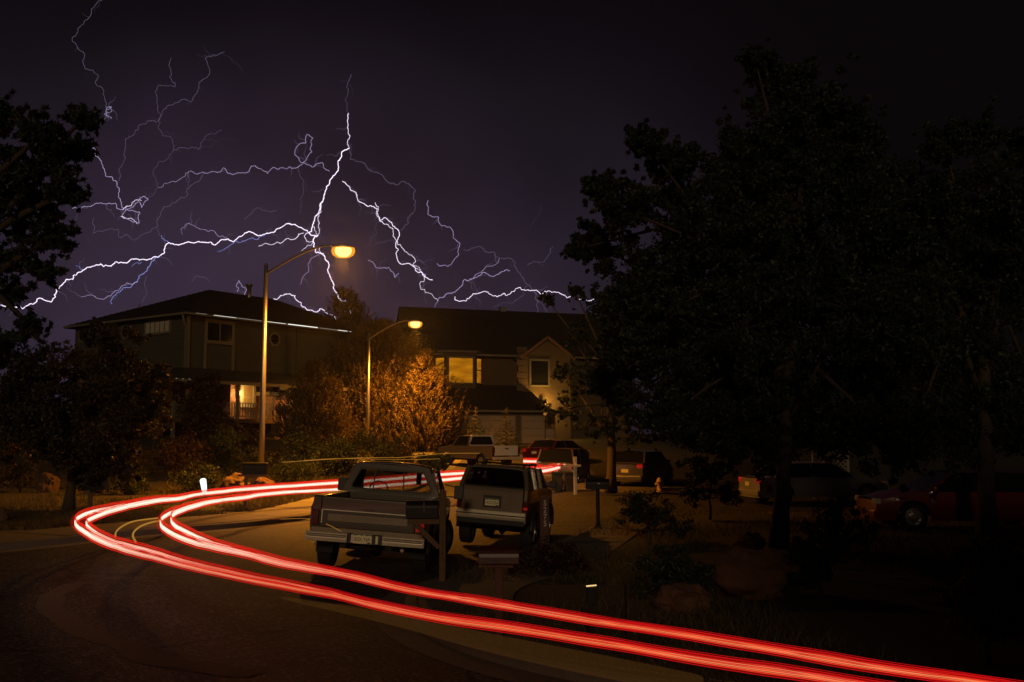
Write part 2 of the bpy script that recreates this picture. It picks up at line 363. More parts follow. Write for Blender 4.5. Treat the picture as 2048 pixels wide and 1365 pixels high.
def offs(line, d):
    o = []
    for i, p in enumerate(line):
        t = (line[min(i + 1, len(line) - 1)] - line[max(i - 1, 0)]).normalized(); o.append(Vector((p.x - t.y * d, p.y + t.x * d)))
    return o
def kerb(name, line, sgn):
    a = line; b = offs(line, .16 * sgn); gu = offs(line, -.42 * sgn); m = MB()
    m.grid([[(q.x, q.y, g(q.x, q.y) - .1) for q in a], [(q.x, q.y, g(q.x, q.y) + .115) for q in a],
            [(q.x, q.y, g(q.x, q.y) + .14) for q in offs(line, .025 * sgn)], [(q.x, q.y, g(q.x, q.y) + .142) for q in b], [(q.x, q.y, g(q.x, q.y) + .05) for q in b]])
    k = struct(m.build(name, CONC2))
    m = MB(); m.grid([[(q.x, q.y, g(q.x, q.y) + .006) for q in a], [(q.x, q.y, g(q.x, q.y) + .004) for q in gu]]); m.build('gutter_pan', CONC, k, True, fix=False)
kerb('kerb', [p for p in FAR if p.y > 2], 1); kerb('kerb', [p for p in FARR if p.x < 60], 1); kerb('kerb', [p for p in NEAR if p.x < 40], 1)
def walk(line, sgn, w0, w1, gap=1.5):
    line = resample([line[0]] + line[1:], .3); acc = 0; seg = [line[0]]
    e = thing('sidewalk', '', ''); del e['label']; del e['category']; struct(e)
    def emit(sg):
        if len(sg) < 2: return
        n = len(sg); inn = offs(sg, w0 * sgn); oo = offs(sg, w1 * sgn)
        for l in (inn, oo):
            l[0] = l[0].lerp(l[-1], .012); l[-1] = l[-1].lerp(l[0], .012)
        dz = random.uniform(-.006, .006); m = MB()
        T = [[(q.x, q.y, g(q.x, q.y) + .15 + dz) for q in l] for l in (inn, oo)]; B = [[(x, y, z - .12) for x, y, z in l] for l in T]
        m.grid([B[0], T[0], T[1], B[1]])
        m.build('slab', CONC, e)
    for a, b in zip(line, line[1:]):
        acc += (b - a).length; seg.append(b)
        if acc >= gap: emit(seg); seg = [b]; acc = 0
walk([p for p in FAR if 10 < p.y < 46], 1, .18, 1.9)
walk([p for p in FARR if p.x < 22 and p.y < 60], 1, .18, 1.4, 2.0)
walk([p for p in NEAR if p.x < 5 and p.y > 8], 1, .18, 1.5)
# driveway apron on the left, where the path widens
P = [at(0, 1040, 26), at(0, 1040, 21)]
m = MB(); lf = [p for p in offs(FAR, 1.95) if 12 < p.y < 22.5]; lo = [p for p in offs(FAR, 6.0) if True]
lo = [offs(FAR, 6.0)[i] for i, p in enumerate(offs(FAR, 1.95)) if 12 < p.y < 22.5]
m.grid([[(q.x, q.y, g(q.x, q.y) + .147) for q in lf], [(q.x, q.y, g(q.x, q.y) + .137) for q in lo]]); struct(m.build('driveway', CONC, fix=False))
m = MB(); m.grid([[(x, y, g(x, y) + .14) for x in (7.5, 10, 13, 17)] for y in (22.5, 25, 28, 30.0)]); struct(m.build('driveway', CONC, fix=False))

def blades(name, n, sampler, h=.12, wd=.012, material=None):
    P = []; 
    while len(P) < n:
        q = sampler()
        if q is not None: P.append(q)
    P = np.array(P); a = rng.uniform(0, 2 * np.pi, n); hh = h * rng.uniform(.4, 1.3, n); ln = rng.normal(0, .5, (n, 2)) * hh[:, None]
    dx = np.cos(a) * wd / 2; dy = np.sin(a) * wd / 2
    V = np.zeros((n, 3, 3)); V[:, 0] = P + np.stack([-dx, -dy, 0 * dx], 1); V[:, 1] = P + np.stack([dx, dy, 0 * dx], 1); V[:, 2] = P + np.stack([ln[:, 0], ln[:, 1], hh], 1)
    return stuff(fastmesh(name, V.reshape(-1, 3), 3, material or GRASSM))
def fastmesh(name, V, k, material, parent=None):
    n = len(V) // k; me = bpy.data.meshes.new(name); me.vertices.add(len(V)); me.vertices.foreach_set('co', V.astype(np.float32).ravel())
    me.loops.add(len(V)); me.loops.foreach_set('vertex_index', np.arange(len(V), dtype=np.int32)); me.polygons.add(n)
    me.polygons.foreach_set('loop_start', np.arange(0, len(V), k, dtype=np.int32)); me.update(calc_edges=True); me.validate()
    return link(name, me, material, parent)
def samp_far():
    i = random.randrange(len(FAR) - 1); p = FAR[i]
    if not 17 < p.y < 48: return None
    t = (FAR[i + 1] - FAR[i]).normalized(); d = 1.9 + abs(random.gauss(0, 4)); x, y = p.x - t.y * d + t.x * random.uniform(0, .9), p.y + t.x * d + t.y * random.uniform(0, .9)
    if noise.noise(Vector((x * .35, y * .35, 0))) < random.uniform(-.35, .15): return None
    if inside(x, y, roadpoly): return None
    return (x, y, g(x, y) + .12)
o = blades('grass', 60000, samp_far, .16, .02); tag(o, 'dry ragged grass on the verge beyond the far kerb', 'grass')
def samp_near():
    x = random.uniform(-1, 14); y = random.uniform(8.5, 30)
    if not inside(x, y, NEAR): return None
    if noise.noise(Vector((x * .3, y * .3, 5))) < random.uniform(-.2, .2): return None
    return (x, y, g(x, y) + .12)
o = blades('grass', 40000, samp_near, .16, .014); tag(o, 'dark tufted grass over the front yard on the right', 'grass')

# ---------------------------------------------------------------- foliage
def leaf_cloud(centers, radii, n_each, leaf, aspect=.45, squash=.8):
    Vs = []
    for (c, r, n) in zip(centers, radii, n_each):
        P = rng.normal(0, 1, (n, 3)); P /= np.linalg.norm(P, axis=1)[:, None]; P *= (rng.random(n) ** .45)[:, None] * r; P[:, 2] *= squash
        P += np.array(c)
        d = rng.normal(0, 1, (n, 3)); d[:, 2] -= .35; d /= np.linalg.norm(d, axis=1)[:, None]
        q = rng.normal(0, 1, (n, 3)); q -= (q * d).sum(1)[:, None] * d; q /= np.linalg.norm(q, axis=1)[:, None]
        L = leaf * rng.uniform(.6, 1.3, n)[:, None]
        Vs.append(np.stack([P - d * L * .5, P + q * L * aspect * .5, P + d * L * .5, P - q * L * aspect * .5], 1))
    return np.concatenate(Vs).reshape(-1, 3)
def tree(name, label, base, trunk_top, tr, blobs, leafmat, leaf=.12, sub=26, per=60, group=None, bark=None, cat='tree', aspect=.45, subr=.36, fill=1.0, sprigs=0.0):
    base = Vector(base); root = thing(name, label, cat, base, group=group); bark = bark or BARK
    tt = Vector(trunk_top); m = MB(); pts = []
    for k in range(9):
        f = k / 8; p = base.lerp(tt, f) + Vector((noise.noise(Vector((f * 3, base.x, 0))), noise.noise(Vector((f * 3, 0, base.y))), 0)) * .22 * f
        pts.append(p - base)
    m.tube(pts, [tr * (1.35 if k == 0 else 1 - .6 * k / 8) for k in range(9)], 12)
    C = []; RR = []; NN = []
    for (bc, br) in blobs:
        bc = Vector(bc); f = random.uniform(.3, .9)
        s = base.lerp(tt, f) - base; e = bc - base
        mid = s.lerp(e, .5) + Vector((random.uniform(-.2, .2), random.uniform(-.2, .2), .12 * (e - s).length))
        lp = [s.lerp(mid, t / 3).lerp(mid.lerp(e, t / 3), t / 3) for t in range(4)] 
        m.tube(lp, [tr * .38, tr * .3, tr * .2, tr * .1], 7)
        for _ in range(int(sub * fill)):
            d = Vector(rng.normal(0, 1, 3)).normalized() * br * random.uniform(.35, 1.08); d.z *= .85
            c = bc + d; r = br * subr * random.uniform(.5, 1.1)
            C.append(c - base); RR.append(r); NN.append(int(per * random.uniform(.6, 1.3)))
            if random.random() < sprigs:
                e2 = bc + d.normalized() * br * random.uniform(1.05, 1.45) - base; C.append(e2); RR.append(br * subr * random.uniform(.18, .4)); NN.append(int(per * random.uniform(.12, .3)))
                m.tube([c - base, e2], [tr * .02, tr * .008], 3, cap=False)
            if random.random() < .5: m.tube([e, e + d * .6 + Vector((0, 0, -.03)), c - base], [tr * .07, tr * .045, tr * .02], 4, cap=False)
    m.build('trunk', bark, root, True)
    V = leaf_cloud(C, RR, NN, leaf, aspect); o = fastmesh('crown', V, 4, leafmat, root)
    return root
def pxb(lst, Y, jit=1.2, f=.5):
    return [(at(x, y, Y + random.uniform(-jit, jit)), r * Y / F) for x, y, r in lst]

# big tree on the right
b1 = [(1565, 160, 62), (1510, 120, 34), (1640, 200, 80), (1545, 260, 90), (1690, 290, 80), (1470, 330, 85), (1600, 380, 120), (1345, 320, 48), (1290, 285, 36), (1390, 400, 90), (1250, 420, 60), (1205, 380, 36), (1500, 470, 120), (1195, 480, 50), (1150, 500, 20), (1290, 540, 90), (1420, 590, 120), (1590, 560, 130), (1720, 450, 110), (1260, 670, 80), (1400, 740, 120), (1560, 730, 130), (1700, 620, 120), (1230, 760, 70), (1330, 840, 60), (1720, 780, 110), (1480, 850, 90), (1640, 850, 90), (1350, 650, 110), (1480, 660, 120), (1650, 660, 130), (1560, 440, 120), (1690, 370, 90), (1280, 610, 80), (1520, 350, 90), (1390, 500, 90), (1400, 850, 80), (1760, 560, 100), (1780, 690, 100), (1330, 760, 90), (1500, 780, 110), (1760, 870, 90), (1550, 880, 90), (1630, 540, 120), (1460, 560, 110)]
tree('shade_tree', 'tallest broad leafy tree, filling the right of the sky behind the yard', (5.4, 20.5, g(5.4, 20.5) + .1), at(1600, 330, 20.5), .17, pxb(b1, 20.5, 1.6), LEAF, leaf=.115, sub=40, per=120, subr=.32, sprigs=.5)
b2 = [(1800, 400, 60), (1790, 500, 70), (2060, 300, 60), (2040, 500, 90), (1890, 290, 50), (1965, 270, 55), (1840, 400, 80), (1950, 400, 100), (2050, 400, 80), (1870, 540, 110), (1990, 560, 120), (2090, 600, 100), (1850, 700, 90), (1970, 740, 120), (2080, 800, 110), (1900, 450, 90), (1930, 640, 110), (1900, 820, 100), (2000, 860, 100), (2010, 480, 110), (1830, 860, 80), (1840, 620, 90)]
tree('shade_tree', 'second dark leafy tree at the far right edge of the yard', (10.6, 22.5, g(10.6, 22.5) + .1), at(1960, 420, 22.5), .2, pxb(b2, 22.5, 1.5), LEAF, leaf=.115, sub=38, per=120, subr=.34, sprigs=.5)
b3 = [(1095, 600, 14), (1150, 585, 16), (1215, 600, 24), (1150, 660, 34), (1225, 690, 60), (1300, 700, 70), (1125, 745, 18), (1175, 760, 44), (1260, 790, 60), (1130, 820, 30), (1200, 850, 40), (1280, 860, 44)]
tree('street_tree', 'thin airy tree with pale trunk in front of the tan house gable', place(1222, 984, .13), at(1225, 700, 41), .20, pxb(b3, 41, 1.6), LEAF, leaf=.17, sub=24, per=34, subr=.26, bark=BARKP, sprigs=.6)
# left mid tree
b4 = [(150, 735, 60), (230, 700, 55), (290, 760, 45), (110, 820, 60), (190, 820, 70), (262, 830, 60), (90, 740, 50), (60, 850, 60), (140, 900, 45), (220, 900, 50), (30, 780, 60), (160, 800, 80), (240, 760, 70), (110, 880, 70), (290, 820, 50), (200, 670, 30), (20, 880, 60), (60, 800, 60), (180, 940, 40), (250, 930, 40)]
tree('ornamental_tree', 'low dark weeping tree before the left wing of the grey house', place(137, 1021, .13), at(160, 760, 29), .15, pxb(b4, 29, 1.2), LEAFB, leaf=.12, sub=32, per=110, subr=.36, bark=BARKP, sprigs=.3)
# near spruce bough on the left edge
b5 = [(20, 235, 40), (90, 265, 42), (165, 240, 30), (30, 330, 70), (110, 330, 45), (155, 300, 26), (60, 420, 60), (135, 385, 34), (110, 470, 40), (30, 510, 55), (85, 545, 34), (20, 585, 30), (-30, 400, 80), (-60, 560, 60), (60, 650, 26), (-30, 700, 50)]
tree('spruce_tree', 'near dark evergreen whose boughs reach in from the left edge', (-7.3, 11.5, g(-7.3, 11.5) + .1), at(-120, 200, 11.5), .2, pxb(b5, 11.5, .5), SPRUCE, leaf=.10, sub=34, per=60, subr=.24, aspect=.30, sprigs=.7)
# reddish vine mass and hedges near the grey house
b6 = [(410, 770, 30), (400, 830, 44), (440, 860, 34), (430, 900, 46), (370, 900, 40), (500, 880, 34), (350, 780, 26), (420, 800, 34), (410, 860, 50), (390, 820, 40), (450, 930, 44), (500, 930, 40), (360, 940, 44), (550, 930, 36), (320, 950, 40)]
tree('climbing_shrub', 'tall dark reddish shrub covering the corner of the grey house porch', (at(425, 900, 52).x, 52, g(-16, 52) + .1), at(425, 800, 52), .12, pxb(b6, 52, .8), LEAFR, leaf=.17, sub=30, per=70, subr=.38, cat='shrub')
def shrub(label, px, py, rp, hp, lm, leaf=.09, n=34, per=50, Y=None, name='shrub', group=None):
    b = place(px, py, .12) if Y is None else Vector((at(px, py, Y).x, Y, g(at(px, py, Y).x, Y) + .12))
    k = b.y / F; bl = [(b + Vector((random.uniform(-1, 1) * rp * k * .6, random.uniform(-1, 1) * rp * k * .4, hp * k * random.uniform(.3, .75))), rp * k * .5) for _ in range(5)]
    return tree(name, label, b, b + Vector((0, 0, hp * k * .6)), .035, bl, lm, leaf=leaf, sub=n // 2, per=per, subr=.42, cat='shrub', group=group)
shrub('broad dark shrub behind the small mailbox on the left verge', 250, 990, 70, 60, LEAF)
shrub('brownish shrub at the left edge beyond the pavement', 40, 985, 60, 90, LEAFB)
shrub('low spreading shrub behind the white path light', 400, 985, 80, 55, LEAF)
shrub('dark hedge bush at the foot of the first street lamp', 590, 968, 60, 60, LEAF)
shrub('dark bush beside the second street lamp base', 760, 952, 80, 120, LEAF, n=50)
shrub('dark bush filling the slope under the lit porch window', 480, 955, 70, 95, LEAF, leaf=.12, n=50)
shrub('dark bush at the foot of the slope right of the first lamp', 640, 955, 90, 90, LEAF, leaf=.12, n=50)
shrub('dark hedge bush low on the slope left of the porch', 330, 960, 90, 90, LEAFR, leaf=.12, n=50)
shrub('dark low bush at the edge of the driveway, left of three', 690, 950, 60, 55, LEAF, leaf=.12, n=50, group='driveway edge bushes')
shrub('dark low bush at the edge of the driveway, middle of three', 790, 948, 65, 50, LEAFB, leaf=.12, n=50, group='driveway edge bushes')
shrub('dark low bush at the edge of the driveway, right of three', 868, 946, 40, 36, LEAF, leaf=.12, n=50, group='driveway edge bushes')
shrub('rounded bush right of the black pedestal mailbox', 1300, 1090, 80, 110, LEAF, leaf=.08)
shrub('tall dark bush in front of the white sedan', 1420, 1040, 60, 170, LEAF, leaf=.09, n=44)
shrub('leafy bush under the red car door', 1700, 1110, 90, 100, LEAFB, leaf=.09)
shrub('bush with long stems beside the sandstone boulder', 1640, 1190, 80, 110, LEAF, leaf=.08)
shrub('dark shrub behind the red mailbox', 1090, 1150, 90, 60, LEAFR, leaf=.07)
shrub('shrub between the garden post light and the boulder', 1350, 1210, 90, 110, LEAF, leaf=.07)
shrub('large near bush at the lower right corner', 1975, 1330, 150, 330, LEAFB, leaf=.07, n=70, per=60)
shrub('small dark bush at the lower left by the camera', 185, 1420, 100, 120, SPRUCE, leaf=.06, Y=5.2)
# conifers
def conifer(name, label, base, h, rad, lm, tiers=16, tuft=.3, per=16, nb=11, depth=1.0, group=None, wide=.5):
    base = Vector(base); root = thing(name, label, 'tree', base, group=group); m = MB(); m.tube([(0, 0, -.1), (0.05, 0, h * .5), (0, 0, h * .97)], [h * .022, h * .014, .01], 9); B = []
    for t in range(tiers):
        f = (t + .5) / tiers; z = h * (.03 + .94 * f); rr = rad * min(1, f * 3 + .62) * (1 - f) ** .62 if wide > .3 else rad * (1 - f)
        rr = max(rr, .2)
        for k in range(nb if f < .75 else max(4, nb - 4)):
            a = 2 * math.pi * (k + random.random() * .8) / nb + t; r = rr * random.uniform(.72, 1.12)
            dirv = Vector((math.cos(a), math.sin(a) * depth, random.uniform(.12, .55) if wide > .3 else random.uniform(-.25, .1)))
            s = Vector((0, 0, z - (r * .25 if wide > .3 else 0))); e = s + dirv * r; md = s.lerp(e, .55) - Vector((0, 0, r * .06))
            m.tube([s, md, e], [.035, .022, .008], 4, cap=False)
            for q in range(int(3 + r * 5.2 if wide > .3 else r * 5)):
                u = random.uniform(.35, 1.0) if r > .6 else random.random()
                c = s.lerp(md, u * 2) if u < .5 else md.lerp(e, u * 2 - 1)
                off = Vector(rng.normal(0, 1, 3)) * r * .09; c = c + off
                dv = (dirv.normalized() * .6 + Vector((0, 0, .95 if wide > .3 else .4)) + Vector(rng.normal(0, .28, 3))).normalized(); B.append((c, dv))
    m.build('trunk', BARK, root, True)
    P = np.array([b[0] for b in B]); D = np.array([b[1] for b in B]); n = len(P)
    if wide > .3: per = int(per * 1.9)
    P = np.repeat(P, per, 0); D = np.repeat(D, per, 0); u = rng.random(len(P))[:, None]
    q = rng.normal(0, 1, P.shape); q -= (q * D).sum(1)[:, None] * D; q /= np.linalg.norm(q, axis=1)[:, None]
    k_ = 2.0 if wide > .3 else 1.0
    s = P + D * u * tuft * k_; d = D * .75 + q * .75; d /= np.linalg.norm(d, axis=1)[:, None]; L = tuft * .48 * (1.15 - .55 * u)
    sd_ = np.cross(d, rng.normal(0, 1, d.shape)); sd_ /= np.linalg.norm(sd_, axis=1)[:, None]; wd = tuft * .075
    V = np.stack([s - sd_ * wd, s + sd_ * wd, s + d * L], 1).reshape(-1, 3)
    fastmesh('crown', V, 3, lm, root); return root
LP = Vector((-9.3, 69.2, g(-9.3, 69.2)))
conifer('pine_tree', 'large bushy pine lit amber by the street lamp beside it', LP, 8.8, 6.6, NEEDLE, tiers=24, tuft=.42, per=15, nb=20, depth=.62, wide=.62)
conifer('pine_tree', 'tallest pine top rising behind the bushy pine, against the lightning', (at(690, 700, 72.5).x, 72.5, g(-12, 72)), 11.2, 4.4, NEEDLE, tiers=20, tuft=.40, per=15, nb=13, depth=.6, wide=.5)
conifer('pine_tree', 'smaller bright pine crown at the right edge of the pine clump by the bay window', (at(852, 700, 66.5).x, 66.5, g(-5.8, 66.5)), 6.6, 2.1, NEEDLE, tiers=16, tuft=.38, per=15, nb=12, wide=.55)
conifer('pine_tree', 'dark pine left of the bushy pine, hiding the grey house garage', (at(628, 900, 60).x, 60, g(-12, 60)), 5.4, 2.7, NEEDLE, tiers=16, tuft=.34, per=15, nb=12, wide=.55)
conifer('spruce_tree', 'small dark spruce before the tan garage, left of the pair', (at(950, 890, 66).x, 66, g(-2.5, 66) + .1), 3.1, 1.2, SPRUCE, tiers=12, tuft=.2, per=12, nb=10, wide=0)
conifer('spruce_tree', 'small dark spruce before the tan garage, right of the pair', (at(1012, 890, 66).x, 66, g(-.4, 66) + .1), 3.0, 1.2, SPRUCE, tiers=12, tuft=.2, per=12, nb=10, wide=0)
# far trees that close the horizon
fx = [(-62, 95, 5), (-50, 88, 4.5), (-41, 84, 4), (22, 84, 5.5), (33, 78, 6), (44, 84, 6), (-75, 84, 6), (58, 80, 6), (15, 70, 4.5), (28, 66, 5), (38, 62, 5)]
flab = ['far rounded tree well left of the grey house', 'far tree just left of the grey house roof corner', 'lower far tree behind the left wing of the grey house', 'distant tree behind the shade tree, nearest the tan house', 'distant tree behind the white sedan', 'distant tree behind the red car', 'far tree at the left edge beneath the lightning', 'distant tree at the right edge of the street', 'tree in the far yard right of the small grey hatchback', 'tree in the far yard behind the lattice screen', 'tree in the far yard above the red car roof']
for (x, y, r), lb in zip(fx, flab):
    b = Vector((x, y, g(x, y)))
    tree('street_tree', lb, b, b + Vector((0, 0, 5)), .3, [(b + Vector((random.uniform(-1, 1) * r * .6, random.uniform(-1, 1) * 2, random.uniform(2, 6.5))), r * .45) for _ in range(6)], LEAF, leaf=.4, sub=16, per=40, subr=.4, group='far trees closing the street')

# ---------------------------------------------------------------- houses
def window(parent, face, a0, a1, z0, z1, plane, pane, frame=None, fw=.12, mull=(), cross=(), proud=.07):
    """face 'y': wall in plane y=plane looking -y; face 'x': wall in plane x=plane looking -x"""
    frame = frame or TRIM
    def bx(m, u0, u1, d0, d1, w0, w1):
        if face == 'y': m.box(u0, u1, plane - d1, plane - d0, w0, w1)
        else: m.box(plane - d1, plane - d0, u0, u1, w0, w1)
    m = MB(); bx(m, a0 - fw, a0, -.02, proud, z0 - fw, z1 + fw); bx(m, a1, a1 + fw, -.02, proud, z0 - fw, z1 + fw)
    bx(m, a0, a1, -.02, proud, z1, z1 + fw); bx(m, a0 - .04, a1 + .04, -.02, proud + .05, z0 - fw, z0 - .001)
    for c in mull: bx(m, c - .03, c + .03, -.01, proud - .01, z0 + .001, z1 - .001)
    for c in cross: bx(m, a0 + .001, a1 - .001, -.01, proud - .013, c - .03, c + .03)
    f = m.build('window', frame, parent)
    m = MB(); bx(m, a0 + .002, a1 - .002, .0, .025, z0 + .002, z1 - .002); m.build('pane', pane, f); return f
# grey house
C1 = Vector((-19.4, 58.8, 0)); u1 = Vector((.587, .81, 0)).normalized(); ang1 = math.atan2(u1.y, u1.x)
h1 = thing('grey_house', 'two storey grey house with hip roof, porch light and white eave line', 'house', C1, (0, 0, ang1))
M1 = Matrix.Translation(C1) @ Matrix.Rotation(ang1, 4, 'Z'); M1i = M1.inverted()
ez = 2.2 + 254 * 58.8 / F
def L1(px, py, face='y', c=.5):
    n = M1.to_3x3() @ (Vector((0, 1, 0)) if face == 'y' else Vector((1, 0, 0))); p0 = M1 @ (Vector((0, c, 0)) if face == 'y' else Vector((c, 0, 0)))
    return M1i @ hit(px, py, p0, n)
LX, LY = 16.4, 13.2
m = MB(); m.box(.5, LX - .5, .5, LY - .5, -1.0, ez - .12); m.build('wall', STUCCO, h1)
# hip roof
rz = ez + 2.7; k0 = LY / 2
m = MB(); V = [(0, 0, ez), (LX, 0, ez), (LX, LY, ez), (0, LY, ez), (k0, LY / 2, rz), (LX - k0 + 2.4, LY / 2, rz)]
V2 = [(x, y, z - .16) for x, y, z in V[:4]]
m.add(V + V2, [(0, 1, 5, 4), (1, 2, 5), (2, 3, 4, 5), (3, 0, 4), (0, 6, 7, 1), (1, 7, 8, 2), (2, 8, 9, 3), (3, 9, 6, 0), (6, 9, 8, 7)])
rf = m.build('roof', SHINGLE, h1)
# shingle courses as thin raised strips
m = MB()
for i in range(1, 26):
    f = i / 26; y = f * k0; z = ez + 2.7 * f + .012; xa = y; xb = LX - (k0 - 2.4) * f if True else LX
    m.beam((xa, y, z), (xb, y, z), .09, .02)
    m.beam((y, y, z), (y, LY - y, z), .09, .02)
o = m.build('shingle_courses', SHINGLE, rf); stuff(o)
m = MB(); m.lathe([(.16, 0), (.16, .75), (.2, .76), (.2, .9), (.26, .91), (.26, 1.02), (0, 1.05)], 12, Matrix.Translation((k0 + 3.0, LY / 2 - .5, rz - .3))); m.build('chimney', STEEL, rf, True)
pv = L1(243, 610, 'x', 1.2); m = MB(); m.lathe([(.05, 0), (.05, .5), (0, .51)], 8, Matrix.Translation((3.2, 9.6, ez + 1.1))); m.build('vent_pipe', STEEL, rf)
m = MB(); m.box(-.12, LX + .12, -.12, -.003, ez - .15, ez - .02); m.box(-.12, -.003, -.003, LY, ez - .15, ez - .02); gt = m.build('gutter', TRIM, h1, bevel=.02)
GLINT = emat('gutter_glint', (1, 1, .88), 1.2)  # lightning reflected along the gutter, put in as glowing tubes
GLOWD = emat('gutter_glow_dim', (1, .93, .78), .22)
def eseg(p0, p1, mt, r=.022):
    a = L1(*p0, 'y', -.14); b = L1(*p1, 'y', -.14); m = MB(); m.tube([a, b], r, 6); m.build('gutter_glint', mt, gt)
for (a, b, mt, r) in (((418, 623.5), (482, 631), GLOWD, .014), ((419, 629), (485, 637), GLINT, .010)): pass
zt = ez - .03
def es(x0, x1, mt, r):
    m = MB(); m.tube([(x0, -.135, zt), (x1, -.135, zt)], r * .6, 6); m.build('gutter_glint', mt, gt)
es(.6, 1.4, GLOWD, .02); es(1.9, 3.6, GLINT, .018); es(3.7, 5.6, GLOWD, .03); es(5.7, 7.6, GLINT, .022); es(7.8, 10.4, GLINT, .045); es(10.6, 12.2, GLOWD, .03); es(12.3, 13.6, GLINT, .03)
m = MB(); 
for z0 in (2,): m.tube([(-.06, .25, ez - .15), (.2, .35, ez - .7), (.42, .42, ez - .9), (.42, .42, 4.2)], .06, 8)
m.build('downspout', TRIM, h1, True)
m = MB(); m.box(.38, .498, .38, .60, 3, ez - .17); m.box(.5, .62, .38, .498, 3, ez - .17); m.build('corner_board', TRIM, h1)
# panel joint and window on the right face
a = L1(415, 645); b = L1(463, 685); window(h1, 'y', a.x, b.x, b.z, a.z, .5, DGLASS, fw=.2, mull=((a.x + b.x) / 2,))
m = MB(); m.box(a.x - .22, a.x - .06, .40, .498, b.z - 2.0, b.z - .2); m.build('pilaster', TRIM, h1)
m = MB(); m.box(b.x + .02, b.x + .2, .40, .498, b.z - 2.0, b.z - .2); m.build('pilaster', TRIM, h1)
oc = L1(549, 679)
def octwin(c, r, face):
    m = MB(); po = [(r * 1.25 * math.cos(R(22.5 + 45 * k)), r * 1.25 * math.sin(R(22.5 + 45 * k))) for k in range(8)]; pi_ = [(p[0] * .78, p[1] * .78) for p in po]
    m.ring(po, pi_, -.07, .02); f = m.build('window', TRIM, h1); f.location = c
    if face == 'x': f.rotation_euler = (0, 0, R(-90))
    m = MB(); m.prism(pi_, -.02, .01); m.build('pane', DGLASS, f)
octwin(Vector((oc.x, .5, oc.z)), .38, 'y')
oc = L1(252, 664, 'x'); octwin(Vector((.5, oc.y, oc.z)), .42, 'x')
a = L1(340, 641, 'x'); b = L1(292, 668, 'x'); window(h1, 'x', a.y, b.y, b.z, a.z, .5, mat('white_blind', (.42, .40, .34), .6), fw=.14, mull=[a.y + (b.y - a.y) * k / 5 for k in range(1, 5)])
a = L1(200, 657, 'x'); b = L1(160, 682, 'x'); window(h1, 'x', a.y, b.y, b.z, a.z, .5, DGLASS, fw=.14, mull=((a.y + b.y) / 2,))
pj = L1(592, 700); m = MB(); m.box(pj.x - .02, pj.x + .02, .47, .499, 5.6, ez - .2); m.build('panel_joint', SHINGLE, h1)
m = MB()
for k in range(26):
    z = 4.0 + k * .26
    if z > ez - .3: break
    m.box(.5, LX - .5, .478, .499, z, z + .02); m.box(.478, .499, .5, LY - .5, z, z + .02)
o = m.build('siding_laps', STUCCO, h1); stuff(o)
# porch roof around the corner
pz = 5.55
V = [(-2.4, -2.4, pz), (LX, -2.4, pz - .05), (LX, .5, pz + .9), (.5, .5, pz + .9), (.5, 5.5, pz + .9), (-2.4, 5.5, pz)]
m = MB(); m.add(V + [(x, y, z - .18) for x, y, z in V], [(0, 1, 2, 3), (0, 3, 4, 5), (0, 6, 7, 1), (0, 5, 11, 6), (6, 9, 8, 7), (6, 11, 10, 9), (1, 7, 8, 2)]); pr = m.build('porch_roof', SHINGLE, h1)
m = MB(); m.box(-2.52, LX, -2.52, -2.403, pz - .2, pz - .02); m.box(-2.52, -2.403, -2.403, 5.5, pz - .2, pz - .02); pg = m.build('porch_gutter', TRIM, h1)
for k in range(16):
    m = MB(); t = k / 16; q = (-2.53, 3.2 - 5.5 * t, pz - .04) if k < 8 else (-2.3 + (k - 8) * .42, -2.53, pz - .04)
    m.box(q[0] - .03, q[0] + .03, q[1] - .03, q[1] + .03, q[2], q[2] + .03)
    m.build('porch_gutter_glow', GLOWD, pg)
# porch floor, posts, railing
fz = 3.35
m = MB(); m.box(-2.3, 6.5, -2.3, .498, fz - .25, fz); m.box(-2.3, .498, .5, 5.4, fz - .25, fz); m.build('porch_floor', WOOD, h1)
for q in ((-2.2, -2.2), (-2.2, 1.6), (-2.2, 5.2), (2.2, -2.2), (6.2, -2.2)):
    m = MB(); m.box(q[0] - .08, q[0] + .08, q[1] - .08, q[1] + .08, -.5, pz - .2); m.build('porch_post', TRIM, h1)
m = MB(); m.beam((-2.2, 5.1, fz + .95), (-2.2, -2.1, fz + .95), .07, .05); m.beam((-2.1, -2.2, fz + .95), (6.1, -2.2, fz + .95), .07, .05)
m.beam((-2.2, 5.1, fz + .12), (-2.2, -2.1, fz + .12), .05, .05); m.beam((-2.1, -2.2, fz + .12), (6.1, -2.2, fz + .12), .05, .05); rl = m.build('railing', TRIM, h1)
mm = MB(); mm.box(-.02, .02, -.02, .02, fz + .1, fz + .94); bal = mm.build('baluster', TRIM, rl); bal.location = (-2.2, 5.0, 0)
for k in range(1, 74):
    o = bal.copy(); col.objects.link(o); o.parent = rl; d = k * .2
    o.location = (-2.2, 5.0 - d, 0) if d < 7.1 else (-2.1 + (d - 7.1), -2.2, 0)
